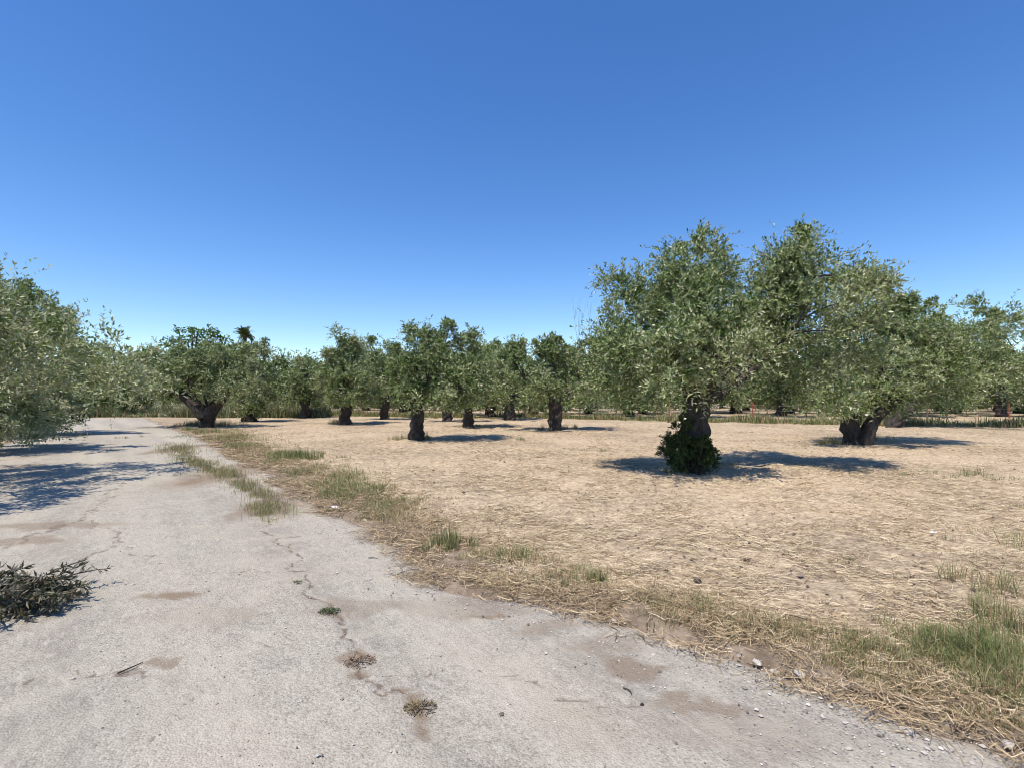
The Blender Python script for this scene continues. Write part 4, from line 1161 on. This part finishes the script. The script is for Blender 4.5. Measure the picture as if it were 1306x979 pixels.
for i, (px, py, r, lab) in enumerate(stone_list):
    X, Y = G(px, py); R = r / F * Y * 1.05
    o = obj('stone', rocks[i % 5], None, (X, Y, R * 0.22 + 0.004))
    o.scale = (R, R * rs.uniform(0.7, 1.0), R * rs.uniform(0.7, 1.0)); o.rotation_euler = (rs.uniform(-0.2, 0.2), rs.uniform(-0.2, 0.2), rs.uniform(0, 6.28))
    tag(o, lab or 'small pale chip of stone among the gravel on the road edge', 'stone', 'loose stones along the road edge')
# gravel: uncountable chips
V, FF, CC, off = [], [], [], 0
n = 5200
d = 2.0 + 7 * rs.random(n) ** 1.8
xx = road_r(d) + (rs.normal(size=n) * 0.28 - 0.22) / 0.77
scat = rs.random(n) < 0.3
xx = np.where(scat, rs.uniform(-0.9, 0.9, n) * d, xx)
ok = (xx < road_r(d) + 0.4) & (xx > road_l(d)); xx, d = xx[ok], d[ok]; n = len(xx)
oct_v = np.array([(1, 0, 0), (0, 1, 0), (-1, 0, 0), (0, -1, 0), (0, 0, 1), (0, 0, -0.6)], float)
oct_f = np.array([(0, 1, 4), (1, 2, 4), (2, 3, 4), (3, 0, 4), (1, 0, 5), (2, 1, 5), (3, 2, 5), (0, 3, 5)])
R = rs.uniform(0.0025, 0.0075, n) * (1 + 1.2 * (rs.random(n) < 0.06))
a = rs.uniform(0, 6.28, n)
vv = oct_v[None] * (R[:, None, None] * rs.uniform(0.6, 1.2, (n, 6, 1)))
ca, sa = np.cos(a)[:, None], np.sin(a)[:, None]
xr = vv[..., 0] * ca - vv[..., 1] * sa + xx[:, None]; yr = vv[..., 0] * sa + vv[..., 1] * ca + d[:, None]
zr = vv[..., 2] * 0.7 + R[:, None] * 0.3 + 0.006
v = np.stack([xr, yr, zr], -1).reshape(-1, 3)
f = (oct_f[None] + np.arange(n)[:, None, None] * 6).reshape(-1, 3)
c = np.repeat(pick_cols([(0.45, 0.41, 0.36), (0.30, 0.27, 0.24), (0.58, 0.54, 0.49), (0.16, 0.14, 0.12)], n, rs, [0.35, 0.3, 0.2, 0.15]), 8, 0)
tag(obj('gravel', make_mesh('gravel', v, f, M_STRAW, c)), 'fine gravel chips scattered over the road and its edge', 'gravel', kind='stuff')
n = 3600
d = 2.6 + 15 * rs.random(n) ** 1.3
xx = rs.uniform(-0.75, 1.05, n) * d
ok = (side(xx, d) > 0.5) & (rs.random(n) < np.clip((fbm(xx * 1.1, d * 1.1, 231, 4) - 0.40) * 6, 0.03, 1)); xx, d = xx[ok], d[ok]; n = len(xx)
R = rs.uniform(0.006, 0.022, n) * (1 + 0.8 * (rs.random(n) < 0.08))
a = rs.uniform(0, 6.28, n)
vv = oct_v[None] * (R[:, None, None] * rs.uniform(0.6, 1.25, (n, 6, 1)))
ca, sa = np.cos(a)[:, None], np.sin(a)[:, None]
xr = vv[..., 0] * ca - vv[..., 1] * sa + xx[:, None]; yr = vv[..., 0] * sa + vv[..., 1] * ca + d[:, None]
zr = vv[..., 2] * 0.7 + (ground_h(xx, d) + R * 0.35 + 0.006)[:, None]
v = np.stack([xr, yr, zr], -1).reshape(-1, 3)
f = (oct_f[None] + np.arange(n)[:, None, None] * 6).reshape(-1, 3)
c = np.repeat(pick_cols([(0.16, 0.115, 0.08), (0.25, 0.185, 0.13), (0.10, 0.072, 0.052), (0.33, 0.26, 0.19)], n, rs), 8, 0)
tag(obj('soil_crumbs', make_mesh('soil_crumbs', v, f, M_STRAW, c)), 'crumbs of brown soil strewn among the straw of the field', 'soil', kind='stuff')
clod = rock_mesh(31, M_CLOD, 0.7); clod.name = 'soil_clod'
X, Y = G(890, 746)
o = obj('soil_clod', clod, None, (X, Y, 0.035)); o.scale = (0.042, 0.036, 0.042); o.rotation_euler = (0.2, 0.3, 1.0)
tag(o, 'dark clod of earth on the straw near the verge', 'clod')
X, Y = G(819, 899)
o = obj('pebble', clod, None, (X, Y, 0.008)); o.scale = (0.012, 0.010, 0.011)
tag(o, 'single dark grey pebble on the pale road', 'pebble')

def litter(label, px, py, R, seed):
    rng = np.random.default_rng(seed)
    X, Y = G(px, py)
    n = 9
    u, w = np.meshgrid(np.linspace(-1, 1, n), np.linspace(-1, 1, n))
    zz = np.abs(rng.normal(size=(n, n))) * 0.25 + 0.3 * np.abs(np.sin(u * 2.5 + seed)) * np.abs(np.cos(w * 2 + seed))
    top = np.stack([u * R * (0.85 + 0.2 * rng.random((n, n))), w * R * 0.7 * (0.85 + 0.2 * rng.random((n, n))), zz * R + 0.012], -1).reshape(-1, 3)
    idx = np.arange(n * n).reshape(n, n)
    f = np.stack([idx[:-1, :-1], idx[:-1, 1:], idx[1:, 1:], idx[1:, :-1]], -1).reshape(-1, 4)
    o = obj('paper_scrap', make_mesh('paper_scrap', top, f, M_PAPER), None, (X, Y, max(0.0, float(ground_h(np.array([X]), np.array([Y]))[0])) + 0.01))
    sm = o.modifiers.new('thickness', 'SOLIDIFY'); sm.thickness = 0.003
    tag(o, label, 'litter')
litter('crumpled white scrap lying where the verge meets the weedy road strip', 427, 651, 0.045, 3)
litter('white scrap on the straw at the right of the field', 1190, 687, 0.03, 5)
# sticks on the road
for (p0, p1, lab) in [((150, 860), (182, 846), 'thin brown stick on the road beside the small dirt spot'), ((795, 879), (806, 888), 'short curved black twig on the road in front of the verge'), ((470, 712), (482, 713), 'green leaf-like twig lying on the road below the verge tuft')]:
    a = np.array([*G(*p0), 0.010]); b = np.array([*G(*p1), 0.010])
    m = (a + b) / 2 + np.array([0.02, 0.01, 0.006])
    v, f = tube(bez(a - a, m - a, b - a, 8), np.linspace(0.0045, 0.0025, 8), 6, 0.1, 2, 1)
    o = obj('twig', make_mesh('twig', v, f, M_BARK, smooth=True), None, a)
    tag(o, lab, 'twig')

# ------------------------------------------------------------------ wire fence with red posts at the far field edge
def fence():
    pts = [(739, 33.5), (854, 29.5), (960, 31.0), (1070, 30.0), (1183, 33.0), (1287, 33.0)]
    w = [((px - CX) / F * d, d) for px, d in pts]
    root = bpy.data.objects.new('wire_fence', None); COL.objects.link(root); root.location = (w[0][0], w[0][1], 0)
    tag(root, 'low wire fence with thin red posts in the grass at the far field edge', 'fence')
    o0 = np.array([w[0][0], w[0][1], 0])
    for i, (X, Y) in enumerate(w):
        hgt = 1.35 if i in (5,) else 1.1
        b = np.array([X, Y, -0.1]) - o0
        v, f = tube(np.array([b, b + [0, 0, 0.6], b + [0, 0, hgt + 0.08], b + [0, 0, hgt + 0.1]]), np.array([0.03, 0.03, 0.03, 0.022]), 8, 0, 1, 0)
        p = obj('post', make_mesh('post', v, f, M_RED, smooth=True), root)
    for h in (0.35, 0.65, 0.95):
        path = []
        for (x0, y0), (x1, y1) in zip(w[:-1], w[1:]):
            for t in np.linspace(0, 1, 8, endpoint=False):
                path.append([x0 + (x1 - x0) * t, y0 + (y1 - y0) * t, h - 0.04 * math.sin(math.pi * t)])
        path.append([*w[-1], h])
        v, f = tube(np.array(path) - o0, np.full(len(path), 0.003), 4, 0, 1, 0, cap=False)
        obj('wire', make_mesh('wire', v, f, M_WIRE), root)
fence()
